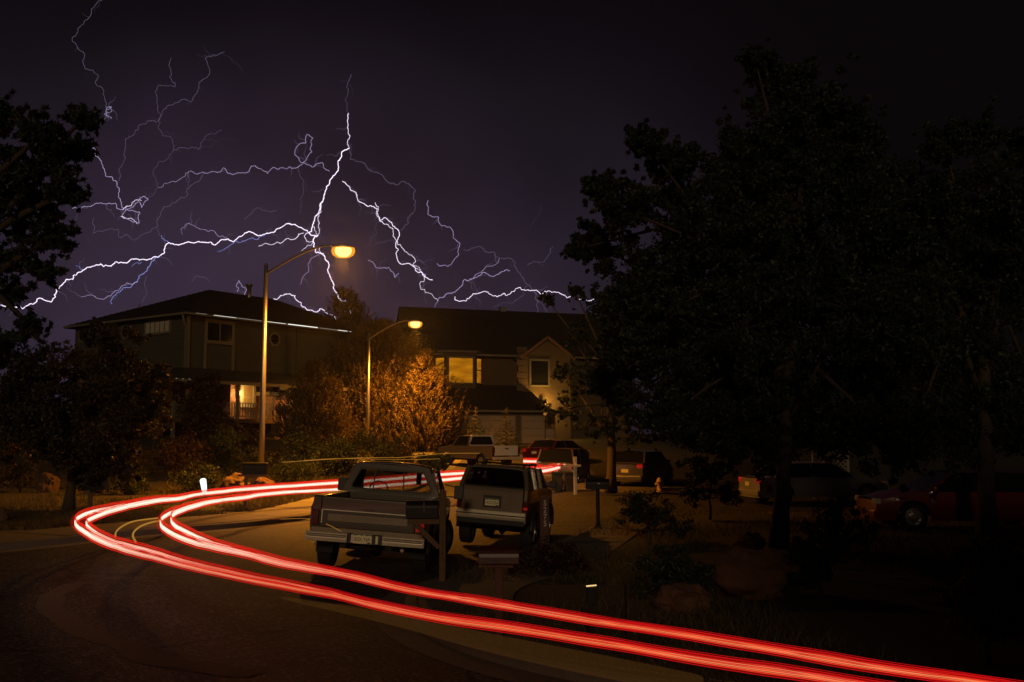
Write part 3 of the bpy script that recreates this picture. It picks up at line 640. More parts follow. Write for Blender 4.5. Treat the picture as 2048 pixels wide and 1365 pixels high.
# brick bay with the lit window
a = L1(462, 752, 'y', -.2); b = L1(520, 840, 'y', -.2)
bx0, bx1 = a.x, L1(546, 760, 'y', -.2).x
m = MB(); m.box(bx0, bx1, -.2, .497, fz, pz + .25); bb = m.build('brick_bay', BRICK, h1)
wa = L1(487, 772, 'y', -.2); wb = L1(505, 806, 'y', -.2)
LITP = mat('lit_curtain', (.45, .32, .16), .8, var=.35, scale=6, emit=(1, .42, .05), estr=.10)
window(h1, 'y', wa.x, wb.x, wb.z - .1, wa.z, -.2, LITP, fw=.2, cross=((wa.z * .3 + wb.z * .7),), frame=WHITEP)
m = MB()
for k in range(14):
    x = wa.x - .25 + (wb.x - wa.x + .5) * k / 13; m.box(x - .035, x + .035, -.235, -.2005, wa.z + .25, wa.z + .48)
for k in range(0): pass
m.build('brick_arch', BRICK, h1)
lt = L1(473, 789, 'y', -.2)
m = MB(); m.lathe([(.0, .32), (.1, .24), (.12, .2), (.09, .19), (.08, -.02), (.04, -.06), (0, -.07)], 10, Matrix.Translation((lt.x, -.42, lt.z - .05))); m.beam((lt.x, -.2, lt.z + .2), (lt.x, -.42, lt.z + .28), .03, .03)
lan = m.build('porch_lantern', emat('porch_lamp_glow', (1, .72, .32), 3.5), h1)
# second brick volume with white band to its right
c0 = L1(535, 785, 'y', -1.4); c1 = L1(604, 785, 'y', -1.4)
m = MB(); m.box(c0.x + .4, c1.x + 3, -1.4, .49, .5, c0.z - .2); m.build('brick_garage', BRICK, h1)
m = MB(); m.box(c0.x, c1.x + 3, -1.62, -.2, c0.z - .2, c0.z + .05); m.build('roof_band', TRIM, h1, bevel=.03)
w2 = L1(558, 770, 'y', .5); w3 = L1(577, 777, 'y', .5); window(h1, 'y', w2.x, w3.x, w3.z - .15, w2.z, .5, LITP, fw=.1, frame=WHITEP)
def lampobj(name, loc, power, color, radius=.1, parent=None):
    l = bpy.data.lights.new(name, 'POINT'); l.energy = power; l.color = color; l.shadow_soft_size = radius
    o = bpy.data.objects.new(name, l); col.objects.link(o); o.location = loc
    if parent: o.parent = parent
    return o
lampobj('porch_lamp_light', (lt.x - .02, -.62, lt.z), 70, (1, .48, .10), .08, h1)
lampobj('garage_lamp_light', ((c0.x + c1.x) / 2 - .3, -2.6, c0.z - .5), 26, (1, .52, .15), .08, h1)
m = MB(); m.box(-.05, .05, -.05, .05, -.08, .08); o = m.build('garage_lantern', BLACKM, h1); o.location = ((c0.x + c1.x) / 2 - .3, -2.6, c0.z - .36)
m = MB(); m.beam(((c0.x + c1.x) / 2 - .3, -2.6, c0.z - .27), ((c0.x + c1.x) / 2 - .3, -1.6, c0.z - .12), .03, .03); m.build('lantern_arm', BLACKM, h1)

# tan house
R0 = Vector((-9.3, 84, 0)); ang2 = R(18); w_ = Vector((math.cos(ang2), math.sin(ang2), 0)); n_ = Vector((-w_.y, w_.x, 0))
E0 = R0 - n_ * 5.0; h2 = thing('tan_house', 'two storey tan house with lit bay window and low garage roof', 'house', E0, (0, 0, ang2))
M2 = Matrix.Translation(E0) @ Matrix.Rotation(ang2, 4, 'Z'); M2i = M2.inverted()
def L2(px, py, c=.5): return M2i @ hit(px, py, M2 @ Vector((0, c, 0)), M2.to_3x3() @ Vector((0, 1, 0)))
ze = 9.2; zr = 13.35; W2 = 19
m = MB(); m.box(.3, W2 - .3, .5, 9.5, 0, ze - .1); m.build('wall', SIDE2, h2)
m = MB(); m.prism([(.5, ze - .1), (9.5, ze - .1), (5, zr - .4)], .3, W2 - .3, 'x'); m.build('gable_wall', SIDE2, h2)
m = MB(); m.add([(-1.3, 0, ze - .15), (W2, 0, ze - .15), (W2, 5, zr), (-.3, 5, zr), (W2, 10, ze - .15), (-.3, 10, ze - .15)] + [(-1.3, 0, ze - .33), (W2, 0, ze - .33), (W2, 5, zr - .2), (-.3, 5, zr - .2), (W2, 10, ze - .33), (-.3, 10, ze - .33)],
    [(0, 1, 2, 3), (3, 2, 4, 5), (6, 9, 8, 7), (9, 11, 10, 8), (0, 6, 7, 1), (1, 7, 8, 2), (0, 3, 9, 6), (3, 5, 11, 9), (5, 4, 10, 11), (2, 8, 10, 4)])
rf2 = m.build('roof', SHINGLE, h2)
m = MB()
for i in range(1, 24):
    f = i / 24; m.beam((-1.2 + f, 5 * f, ze - .15 + (zr - ze + .15) * f + .01), (W2 - .05, 5 * f, ze - .15 + (zr - ze + .15) * f + .01), .1, .025)
stuff(m.build('shingle_courses', SHINGLE, rf2))
cv = L2(1006, 620, 5); m = MB(); m.box(cv.x - .25, cv.x + .25, 4.9, 5.4, zr - .5, zr + .35); m.build('chimney', STEEL, rf2)
m = MB(); m.box(-1.3, W2, -.13, -.003, ze - .33, ze - .17); m.build('gutter', TRIM, h2)
# bay window
a = L2(898, 716, -.3); b = L2(945, 766, -.3); zl, zh = b.z, a.z
bl = a.x - 1.0; brr = b.x + 1.0
BAYP = [(bl, .5), (a.x - .25, -.3), (b.x + .25, -.3), (brr, .5)]
m = MB(); m.prism(BAYP, zl - .5, zh + .45, 'z'); m.build('bay_wall', SIDE2, h2)
m = MB(); m.prism([(bl - .2, .5), (a.x - .35, -.45), (b.x + .35, -.45), (brr + .2, .5)], zh + .45, zh + .62, 'z'); m.build('bay_cornice', TRIM, h2)
def litwin():
    mm = bpy.data.materials.new('lit_blind'); mm.use_nodes = True; t = mm.node_tree; t.nodes.clear(); o = N(t, 'ShaderNodeOutputMaterial'); e = N(t, 'ShaderNodeEmission')
    tcn = N(t, 'ShaderNodeTexCoord'); no = N(t, 'ShaderNodeTexNoise'); no.inputs['Scale'].default_value = 1.3; no.inputs['Detail'].default_value = 2
    mp = N(t, 'ShaderNodeMapping'); mp.inputs['Scale'].default_value = (.5, .5, 1.5); t.links.new(tcn.outputs['Object'], mp.inputs[0]); t.links.new(mp.outputs[0], no.inputs['Vector'])
    wv = N(t, 'ShaderNodeTexWave', bands_direction='Z'); wv.inputs['Scale'].default_value = 6; wv.inputs['Distortion'].default_value = .2; t.links.new(tcn.outputs['Object'], wv.inputs['Vector'])
    rp = N(t, 'ShaderNodeValToRGB'); t.links.new(no.outputs[0], rp.inputs[0]); rp.color_ramp.elements[0].position = .3; rp.color_ramp.elements[0].color = (.26, .085, .002, 1)
    rp.color_ramp.elements[1].position = .7; rp.color_ramp.elements[1].color = (.60, .22, .006, 1)
    ml = N(t, 'ShaderNodeMixRGB', blend_type='MULTIPLY'); ml.inputs[0].default_value = .25; t.links.new(rp.outputs[0], ml.inputs[1]); t.links.new(wv.outputs[0], ml.inputs[2])
    t.links.new(ml.outputs[0], e.inputs[0]); e.inputs[1].default_value = 1.0; t.links.new(e.outputs[0], o.inputs[0]); return mm
LIT = litwin()
window(h2, 'y', a.x, b.x, zl, zh, -.3, LIT, fw=.13)
def angwin(p, q, z0, z1, name='window'):
    d = (Vector(q) - Vector(p)); L = d.length; an = math.atan2(d.y, d.x)
    m = MB(); m.ring([(.02, z0 - .1), (L - .02, z0 - .1), (L - .02, z1 + .1), (.02, z1 + .1)], [(.14, z0), (L - .14, z0), (L - .14, z1), (.14, z1)], -.06, .02)
    m.box(.14, L - .14, -.045, 0, (z0 + z1) / 2 + .02, (z0 + z1) / 2 + .1); f = m.build(name, SHINGLE, h2); f.location = (p[0], p[1], 0); f.rotation_euler = (0, 0, an)
    m = MB(); m.box(.141, L - .141, -.02, .01, z0, z1); m.build('pane', LIT, f)
angwin(BAYP[0], BAYP[1], zl, zh); angwin(BAYP[2], BAYP[3], zl, zh)
# gabled projection on the right
ga = L2(1030, 712, -.9); gb = L2(1140, 712, -.9); gt_ = L2(1093, 673, -.9); gx = gt_.x; hw = (gb.x - ga.x) / 2
m = MB(); m.prism([(gx - hw + .3, 1), (gx + hw - .3, 1), (gx + hw - .3, ga.z), (gx, gt_.z - .3), (gx - hw + .3, ga.z)], -.9, .495, 'y'); m.build('gable_bay', SIDE2, h2)
for s in (-1, 1):
    m = MB(); m.add([(gx, -1.25, gt_.z), (gx + s * hw, -1.25, ga.z - .1), (gx + s * hw, 4.0, ga.z - .1), (gx, 4.0, gt_.z), (gx, -1.25, gt_.z - .2), (gx + s * hw, -1.25, ga.z - .3), (gx + s * hw, 4.0, ga.z - .3), (gx, 4.0, gt_.z - .2)],
        [(0, 1, 2, 3), (4, 7, 6, 5), (0, 4, 5, 1), (1, 5, 6, 2), (2, 6, 7, 3), (0, 3, 7, 4)]); m.build('gable_roof', SHINGLE, h2)
    m = MB(); m.beam((gx, -1.28, gt_.z - .08), (gx + s * hw, -1.28, ga.z - .18), .05, .2); m.build('barge_board', mat('red_brown_trim', (.16, .07, .035), .7), h2)
a = L2(1062, 722, -.9); b = L2(1096, 771, -.9); window(h2, 'y', a.x, b.x, b.z, a.z, -.9, DGLASS, fw=.16)
m = MB()
for k in range(7):
    z = b.z - .5 + k * .52; m.box(a.x - 1.25 + (k % 2) * .12, a.x - .35, -.97, -.902, z, z + .48)
m.build('quoin', mat('pale_stone', (.11, .075, .045), .9, bump=.5), h2, bevel=.02)
# lapped boards under the gable window
m = MB()
for k in range(18): m.box(gx - hw + .3, gx + hw - .3, -.925, -.902, b.z - .25 - k * .16, b.z - .23 - k * .16)
stuff(m.build('siding_laps', SIDE2, h2))
# garage with shed roof hipped at its right end
g0 = L2(840, 818, -4.6); g1 = L2(1100, 815, -4.6); gze = g0.z; gzt = L2(950, 770, .45).z
xr = g1.x; xt = L2(1052, 775, .4).x
m = MB(); m.box(-1.5, xr - .4, -4.2, .49, 0, gze - .1); m.build('garage_wall', SIDE2, h2)
V = [(-2, -4.6, gze), (xr, -4.6, gze), (xt, .48, gzt), (-2, .48, gzt), (xr + .2, .48, gze)]
m = MB(); m.add(V + [(x, y, z - .2) for x, y, z in V], [(0, 1, 2, 3), (1, 4, 2), (0, 5, 6, 1), (1, 6, 9, 4), (5, 8, 9, 6), (0, 3, 8, 5)]); gr = m.build('garage_roof', SHINGLE, h2)
m = MB(); m.box(-2, xr, -4.7, -4.603, gze - .2, gze - .05); m.build('garage_gutter', TRIM, h2)
gm = mat('garage_door_paint', (.30, .23, .15), .7, var=.08)
for (x0, x1) in ((2.2, 7.0), (7.6, 10.2)):
    m = MB(); m.box(x0 - .12, x1 + .12, -4.26, -4.201, 1.8, gze - .42); d = m.build('garage_door', TRIM, h2)
    for r_ in range(4):
        m = MB(); z0 = 1.8 + r_ * .58
        m.box(x0, x1, -4.30, -4.261, z0 + .01, min(z0 + .565, gze - .5)); m.build('panel', gm, d, bevel=.015)
lw = L2(1090, 815, -1.9)
lampobj('side_lamp_light', (lw.x, -1.9, lw.z + .3), 420, (1, .50, .08), .1, h2)
m = MB(); m.lathe([(0, .2), (.1, .12), (.09, -.1), (0, -.14)], 10, Matrix.Translation((lw.x, -1.5, lw.z + .45))); m.beam((lw.x, -.9, lw.z + .62), (lw.x, -1.5, lw.z + .62), .03, .03); m.build('wall_lantern', BLACKM, h2)
shrub('small leafy shrub glowing amber beside the tan garage corner', 1090, 905, 22, 110, LEAFB, leaf=.16, n=30, per=22, Y=77)
# house added out of view behind the camera to keep the front yard in shadow
h4 = thing('shade_house', 'two storey brick house added out of view to shade the front yard', 'house', (14.0, -13, 0))
m = MB(); m.box(-11.5, 11.5, -5, 5, -.4, 6.6); m.build('wall', BRICK, h4)
m = MB(); m.prism([(-5.6, 6.6), (5.6, 6.6), (0, 10.8)], -12, 12, 'x'); m.build('roof', SHINGLE, h4)
for x in (-8, -3, 2, 7):
    for z in (1.0, 4.0):
        m = MB(); m.ring([(x, z), (x + 1.6, z), (x + 1.6, z + 1.5), (x, z + 1.5)], [(x + .1, z + .1), (x + 1.5, z + .1), (x + 1.5, z + 1.4), (x + .1, z + 1.4)], 5.0, 5.08); f = m.build('window', TRIM, h4)
        m = MB(); m.box(x + .1, x + 1.5, 5.0, 5.03, z + .1, z + 1.4); m.build('pane', DGLASS, f)

# ---------------------------------------------------------------- street lamps
HALO = shell('amber_halo', (1, .34, .015), 1.3, .5)  # emissive shell added round the bowl to imitate the lamp's halo
BULB = emat('sodium_bowl', (1, .52, .15), 5.0); BULB.cycles.emission_sampling = 'NONE'
def street_lamp(label, px, pybase, pytop, lx, ly, Y, power, spill):
    b = at(px, pybase, Y); b.z = g(b.x, Y); top = at(px + (12 if Y < 50 else 5), pytop, Y); hd = at(lx, ly, Y - 1.0)
    r = thing('street_lamp', label, 'street lamp', b, group='sodium street lamps'); T = top - b; Hd = hd - b; T.x = T.x * .3
    m = MB(); m.tube([(0, 0, 0), T * .5, T], [.125, .10, .075], 14); m.build('pole', STEEL, r, True)
    m = MB(); m.lathe([(.2, 0), (.2, .05), (.14, .07), (.13, .3), (.125, .32)], 14); m.build('base_plate', STEEL, r, True)
    m = MB(); m.lathe([(.09, 0), (.085, .05), (0, .09)], 12, Matrix.Translation(T)); m.build('cap', STEEL, r, True)
    a0 = T - Vector((0, 0, .35)); e = Hd + Vector((-.38, 0, .1)); pts = [a0]
    k1 = a0.lerp(e, .72) + Vector((0, 0, .42)); 
    for k in range(1, 15):
        t = k / 14; pts.append(a0.lerp(k1, t).lerp(k1.lerp(e, t), t))
    m = MB(); m.tube(pts, [.05 - .018 * k / 14 for k in range(15)], 10); m.build('arm', STEEL, r, True)
    m = MB(); m.lathe([(.10, -.1), (.12, -.02), (.16, .1), (.13, .2), (.04, .24), (0, .245)], 14, Matrix.Translation(Hd) @ Matrix.Diagonal((2.3, 1.05, .62, 1))); hdm = m.build('lamp_head', STEEL, r, True)
    m = MB(); m.lathe([(.0, -.36), (.16, -.33), (.27, -.24), (.31, -.12), (.29, .01), (.0, .02)], 18, Matrix.Translation(Hd + Vector((.05, 0, .0))) @ Matrix.Diagonal((1.5, 1.25, 1.1, 1))); m.build('amber_halo', HALO, hdm, True)
    m = MB(); m.lathe([(.0, -.30), (.10, -.28), (.18, -.2), (.205, -.1), (.195, 0), (0, .0)], 18, Matrix.Translation(Hd + Vector((.05, 0, .0))) @ Matrix.Diagonal((1.6, 1.3, 1.15, 1))); m.build('refractor_bowl', BULB, hdm, True)
    l = bpy.data.lights.new('sodium_light', 'SPOT'); l.energy = power; l.color = (1, .34, .022); l.shadow_soft_size = .12; l.spot_size = R(150); l.spot_blend = 1.0
    o = bpy.data.objects.new('sodium_light', l); col.objects.link(o); o.location = Hd + Vector((.05, 0, -.42)); o.parent = r
    lampobj('bowl_spill', Hd + Vector((.05, 0, -.40)), spill, (1, .36, .035), .12, r)
    return r, hd
street_lamp('taller looking street lamp on the left, lightning striking just behind it', 521, 985, 531, 684, 497, 39, 17000, 700)
street_lamp('smaller looking street lamp in front of the pine, beside the tan house', 734, 940, 668, 829, 645, 64, 19000, 480)

# ---------------------------------------------------------------- lightning
def lmat(name, c, s): return emat(name, c, s, 'NONE')
LB = [lmat('bolt_bright', (.92, .80, 1), 1.5), lmat('bolt_mid', (.62, .50, .86), .75), lmat('bolt_faint', (.45, .38, .62), .30), lmat('bolt_blue', (.36, .40, 1), .85), lmat('bolt_ghost', (.30, .26, .40), .16)]
A = lambda *p: [(x / 2.437, y / 2.437 + 100) for x, y in p]
B = lambda *p: [(x / 2.437 + 560, y / 2.437 + 100) for x, y in p]
ZS = 2000.0
def fract(pl, amp=.12, it=3):
    for _ in range(it):
        q = [pl[0]]
        for a, b in zip(pl, pl[1:]):
            L = math.hypot(b[0] - a[0], b[1] - a[1]); t = random.gauss(0, amp) * L; q += [((a[0] + b[0]) / 2 - (b[1] - a[1]) / max(L, 1e-3) * t, (a[1] + b[1]) / 2 + (b[0] - a[0]) / max(L, 1e-3) * t), b]
        pl = q
    return pl
def bolt(label, chans, Y=ZS):
    r = thing('lightning_bolt', label, 'lightning', at(chans[0][0][0][0], chans[0][0][0][1], Y), group='lightning bolts over the houses')
    for i, (pl, wpx, mi) in enumerate(chans):
        pl = fract(pl, .135, 4); n = len(pl); m = MB()
        if mi != 4 and n > 30:
            for q in range(int(n / 34) + 1):
                k0 = random.randrange(2, n - 6); a = pl[k0]; b_ = pl[k0 + 4]; an = math.atan2(b_[1] - a[1], b_[0] - a[0]) + random.choice((-1, 1)) * random.uniform(.5, 1.1); L = random.uniform(8, 34)
                sp = fract([a, (a[0] + math.cos(an) * L * .5, a[1] + math.sin(an) * L * .5), (a[0] + math.cos(an + .3) * L, a[1] + math.sin(an + .3) * L)], .14, 3); mm = MB()
                mm.tube([at(x, y, Y) - r.location for x, y in sp], [.38 * Y / F * (1 - .7 * t / len(sp)) for t in range(len(sp))], 4); mm.build('branch', LB[4 if mi == 2 else 2], r, fix=False)
        ws = [wpx * .31 * Y / F * random.uniform(.75, 1.25) * (1 if (i == 0) else (1 - .45 * k / n)) for k in range(n)]
        m.tube([at(x, y, Y) - r.location for x, y in pl], ws, 5); m.build('main_channel' if i == 0 else 'branch', LB[mi], r, fix=False)
bolt('brightest crawler bolt running left from the street lamp to the left edge', [
    (A((0, 1245), (60, 1252), (110, 1262), (140, 1245), (180, 1220), (205, 1212), (250, 1230), (270, 1205), (265, 1195), (300, 1150), (330, 1120), (400, 1080), (440, 1060), (490, 1043), (560, 1035), (620, 1038), (680, 1027), (730, 1020), (780, 1003), (805, 960), (822, 940), (900, 942), (980, 938), (1060, 943), (1110, 922), (1135, 935), (1190, 900), (1215, 885), (1270, 905), (1310, 895), (1360, 870), (1415, 848), (1460, 865), (1500, 888)), 2.8, 0),
    (A((822, 940), (805, 930), (787, 905)), 1.6, 3), (A((780, 1003), (740, 1030), (715, 1080), (670, 1130), (600, 1160), (565, 1190), (545, 1240)), 2.2, 3),
    (A((670, 1130), (590, 1155), (530, 1200), (480, 1215), (430, 1195), (395, 1205)), 1.6, 1), (A((395, 1205), (350, 1180), (320, 1160)), 1, 2),
    (A((1290, 905), (1220, 920), (1160, 940), (1100, 968), (1060, 980)), 1.6, 3), (A((1110, 922), (1060, 905), (1030, 880), (970, 870), (940, 855), (905, 852), (885, 870), (890, 900)), 1.2, 1),
    (A((410, 1075), (390, 1068), (370, 1052)), 1.2, 3), (A((690, 1035), (640, 1060)), 1.2, 3), (A((1480, 893), (1440, 920), (1380, 935), (1330, 950), (1260, 958)), 1.8, 0), (A((715, 1100), (705, 1150), (715, 1180), (690, 1230)), 1, 2),
    (A((0, 1242), (60, 1260), (45, 1300)), 1, 2), (A((935, 800), (935, 855)), .9, 4)])
bolt('tall main bolt dropping from the dark cloud to the left street lamp', [
    (B((338, 480), (300, 505), (285, 540), (275, 600), (240, 655), (215, 720), (190, 790), (160, 850), (140, 890), (165, 905), (185, 905), (160, 935), (165, 960), (190, 990), (220, 1010), (240, 1050), (250, 1120), (265, 1170), (300, 1225), (325, 1225), (340, 1260), (350, 1300)), 3.0, 0),
    (B((335, 310), (332, 370), (342, 420), (330, 440), (338, 480)), 2.0, 0), (B((345, 120), (325, 180), (320, 240), (335, 310)), 1.2, 2),
    (B((215, 720), (200, 790), (190, 850), (185, 905)), 2.0, 0), (B((140, 890), (120, 905), (130, 935), (160, 930)), 1.8, 0), (B((190, 995), (150, 1020), (140, 1070), (110, 1110), (97, 1145)), 1.3, 1), (B((160, 930), (130, 960), (105, 980)), 1.4, 0),
    (B((190, 960), (200, 990), (215, 995)), 1.4, 0), (B((160, 850), (170, 880), (185, 905)), 1.4, 0)])
bolt('dim bolt arcing right of the tall main bolt', [(B((340, 480), (345, 535), (400, 548), (430, 585), (500, 610), (540, 655), (580, 655), (600, 640), (660, 685), (650, 720), (660, 770), (620, 815), (625, 850), (590, 880)), 1.3, 2)])
bolt('tangled bolt stepping down right of the left street lamp', [
    (B((305, 640), (340, 680), (375, 720), (410, 750), (455, 765), (475, 775), (485, 830), (500, 825), (545, 840), (565, 870), (580, 885), (575, 920), (565, 940), (568, 1000), (600, 1045), (645, 1050), (660, 1075), (690, 1085), (715, 1110), (745, 1122)), 1.9, 0),
    (B((485, 830), (510, 850), (550, 870), (560, 920), (600, 970), (650, 1010), (660, 1030), (655, 1060), (710, 1100), (685, 1130), (685, 1165), (710, 1185), (740, 1190), (770, 1222)), 1.5, 0), (B((465, 745), (480, 780), (468, 800), (485, 830)), 1.3, 0), (B((600, 970), (680, 1025), (750, 1028)), .9, 2),
    (B((770, 1222), (755, 1255)), 1.2, 1), (B((485, 835), (470, 900), (440, 950), (410, 970)), .9, 2), (B((560, 940), (480, 940), (450, 960)), .9, 2), (B((710, 1110), (680, 1060), (640, 1050)), 1.2, 0), (B((705, 1120), (705, 1180), (715, 1240)), .9, 2)])
bolt('branching bolt above the tan house roof', [
    (B((770, 1222), (810, 1190), (870, 1165), (920, 1125), (980, 1095), (1060, 1095), (1120, 1075)), 1.7, 1), (B((920, 1125), (980, 1085), (1010, 1055), (1060, 1040), (1070, 1018)), 1.3, 1)])
bolt('hooked bolt high in the middle of the sky', [(B((725, 735), (745, 815), (775, 820), (830, 865), (875, 940), (872, 1000), (835, 1045), (765, 1042)), 1.3, 1), (B((835, 1045), (855, 1105), (845, 1140)), .8, 4)])
bolt('faint arching bolt above the right end of the tan house', [(B((895, 975), (935, 965), (1000, 985), (1060, 1010), (1140, 1030), (1160, 1080), (1200, 1140), (1225, 1165), (1250, 1220), (1255, 1280)), 1.1, 2), (B((1225, 1165), (1280, 1240), (1305, 1285)), 1.1, 2)])
bolt('long low bolt running right over the tan house into the tree', [(B((852, 1203), (870, 1225), (905, 1225), (940, 1190), (980, 1183), (1040, 1200), (1110, 1195), (1170, 1158), (1220, 1175), (1275, 1190), (1310, 1175), (1370, 1190), (1440, 1203), (1500, 1225), (1545, 1218), (1555, 1235), (1640, 1260), (1648, 1265)), 1.8, 0), (B((1190, 1180), (1130, 1240), (1035, 1248)), .9, 2)])
bolt('short zigzag bolt just below the left street lamp', [(B((430, 1025), (480, 1065), (530, 1060), (560, 1110), (580, 1088)), 1.4, 1), (B((480, 1060), (520, 1020)), .9, 2)])
bolt('short faint bolt left of the shade tree', [(B((1205, 1055), (1285, 1035), (1330, 960)), .9, 2)])
bolt('faint wisp of lightning high beside the shade tree', [(B((1215, 880), (1250, 820), (1270, 750)), .7, 4)])
bolt('curved bolt rising out of the grey house roof ridge', [(A((1320, 1230), (1370, 1197), (1440, 1197), (1470, 1250), (1495, 1268), (1560, 1262), (1600, 1285), (1635, 1335)), 2.2, 0)])
bolt('looped bolt in the upper centre left of the main bolt', [(A((995, 600), (1090, 575), (1150, 605), (1200, 600), (1240, 565), (1305, 605), (1380, 575), (1450, 575), (1490, 540), (1520, 500), (1525, 430), (1500, 412), (1490, 455), (1465, 455), (1437, 500), (1465, 548), (1520, 572), (1560, 552), (1605, 593)), 1.3, 1), (A((1455, 560), (1480, 680), (1465, 800)), 1.0, 2)])
bolt('thin bolt entering at the top left ending in a small knot', [([(205, 0), (168, 45), (145, 75), (158, 100)] + A((415, 90), (465, 160), (510, 240), (520, 300), (545, 335), (500, 345)), 1.1, 2), (A((545, 280), (515, 300), (520, 322), (545, 335)), 1.3, 1), (A((520, 290), (540, 280), (545, 300), (510, 315), (530, 325)), 1.2, 1)])
bolt('bolt leading down to the bright tangle on the left', [(A((390, 437), (410, 475), (465, 487), (500, 560), (570, 645), (580, 710), (600, 770), (630, 785), (680, 790), (680, 845), (630, 830), (595, 815), (610, 785), (660, 750), (700, 715), (722, 730), (690, 770), (680, 740)), 1.6, 1), (A((600, 780), (640, 760), (690, 735)), 1.6, 0), (A((590, 812), (640, 822), (670, 850)), 1.5, 0)])
bolt('short bolt from the evergreen to the bright tangle', [(A((350, 770), (380, 778), (440, 765), (500, 750), (560, 748), (600, 780)), 1.6, 1)])
bolt('dim wandering bolt falling from the upper left sky', [(A((1095, 10), (1050, 30), (1000, 40), (1020, 120), (970, 160), (965, 200), (935, 250), (850, 260), (785, 325), (735, 345), (680, 365), (610, 440), (605, 540), (580, 640)), 1.1, 2),
    (A((835, 40), (825, 130), (855, 180), (770, 175), (768, 290), (785, 325), (770, 380), (835, 430), (845, 490), (775, 545), (745, 600), (768, 670), (720, 725)), 1.1, 2), (A((845, 490), (900, 478), (970, 487), (990, 440), (1080, 390)), 1.1, 2), (A((970, 487), (1030, 470), (1060, 440), (1160, 437)), .9, 4), (A((1080, 15), (1150, 60), (1183, 95), (1180, 120)), .8, 4)])
bolt('dim looping bolt under the bright tangle', [(A((995, 600), (940, 655), (910, 715), (860, 740), (795, 768), (770, 820), (770, 860), (720, 890), (655, 930), (620, 900), (580, 912), (540, 870), (455, 893), (455, 820)), 1.1, 2), (A((995, 600), (930, 590), (880, 630), (820, 648), (768, 670)), 1.2, 1), (A((455, 893), (435, 940), (460, 980)), .8, 4)])
bolt('short faint bolt halfway above the crawler bolt', [(A((1190, 825), (1280, 785), (1350, 780)), 1.0, 2)])
bolt('small faint arc left of the grey house chimney', [(A((935, 1130), (960, 1100), (1000, 1110), (1025, 1130)), 1.0, 2)])
bolt('small curl of lightning beside the grey house chimney', [(A((1155, 1180), (1150, 1150), (1165, 1125), (1200, 1165), (1190, 1205)), 1.4, 1)])

# ---------------------------------------------------------------- light trails of the passing car
def trailmat(name, c_fast, c_slow, s_fast, s_slow):
    m = bpy.data.materials.new(name); m.use_nodes = True; t = m.node_tree; t.nodes.clear(); o = N(t, 'ShaderNodeOutputMaterial'); e = N(t, 'ShaderNodeEmission')
    at_ = N(t, 'ShaderNodeAttribute', attribute_name='slow'); mx = N(t, 'ShaderNodeMixRGB'); t.links.new(at_.outputs['Fac'], mx.inputs[0]); mx.inputs[1].default_value = (*c_fast, 1); mx.inputs[2].default_value = (*c_slow, 1)
    mr_ = N(t, 'ShaderNodeMapRange'); t.links.new(at_.outputs['Fac'], mr_.inputs[0]); mr_.inputs[3].default_value = s_fast; mr_.inputs[4].default_value = s_slow
    t.links.new(mx.outputs[0], e.inputs[0]); t.links.new(mr_.outputs[0], e.inputs[1]); t.links.new(e.outputs[0], o.inputs[0]); return m
TCORE = trailmat('trail_core', (1, .055, .02), (1, .62, .42), .9, 1.4); TPALE = trailmat('trail_pale', (1, .26, .09), (1, .86, .72), 1.0, 1.65)
TRED = trailmat('trail_red', (.72, .006, .008), (.95, .03, .012), .85, 1.0); TVOL = shell('trail_glow', (1, .008, .006), .65, .075)
AMB = emat('amber_streak', (1, .42, .06), .40); AMBD = emat('amber_streak_dim', (.9, .42, .07), .42)
def tubeattr(pts, rad, slow, name, material, parent, n=6, flat=1.0):
    m = MB(); m.tube(pts, rad, n, flat=flat); o = m.build(name, material, parent, True, fix=False); me = o.data
    a = me.attributes.new('slow', 'FLOAT', 'POINT'); a.data.foreach_set('value', np.repeat(np.array(slow, dtype=np.float32), n)); return o
def path3(px, off):
    return [place(x, y, off) for x, y in px]
def sm(px, it=2):
    for _ in range(it):
        q = [px[0]]
        for a, b in zip(px, px[1:]): q += [(a[0] * .75 + b[0] * .25, a[1] * .75 + b[1] * .25), (a[0] * .25 + b[0] * .75, a[1] * .25 + b[1] * .75)]
        px = q + [px[-1]]
    return px
def slowness(p):
    # the car is slow round the bend (far and mid), fast where it leaves near the camera
    return ss(8.6, 15.5, p.y)
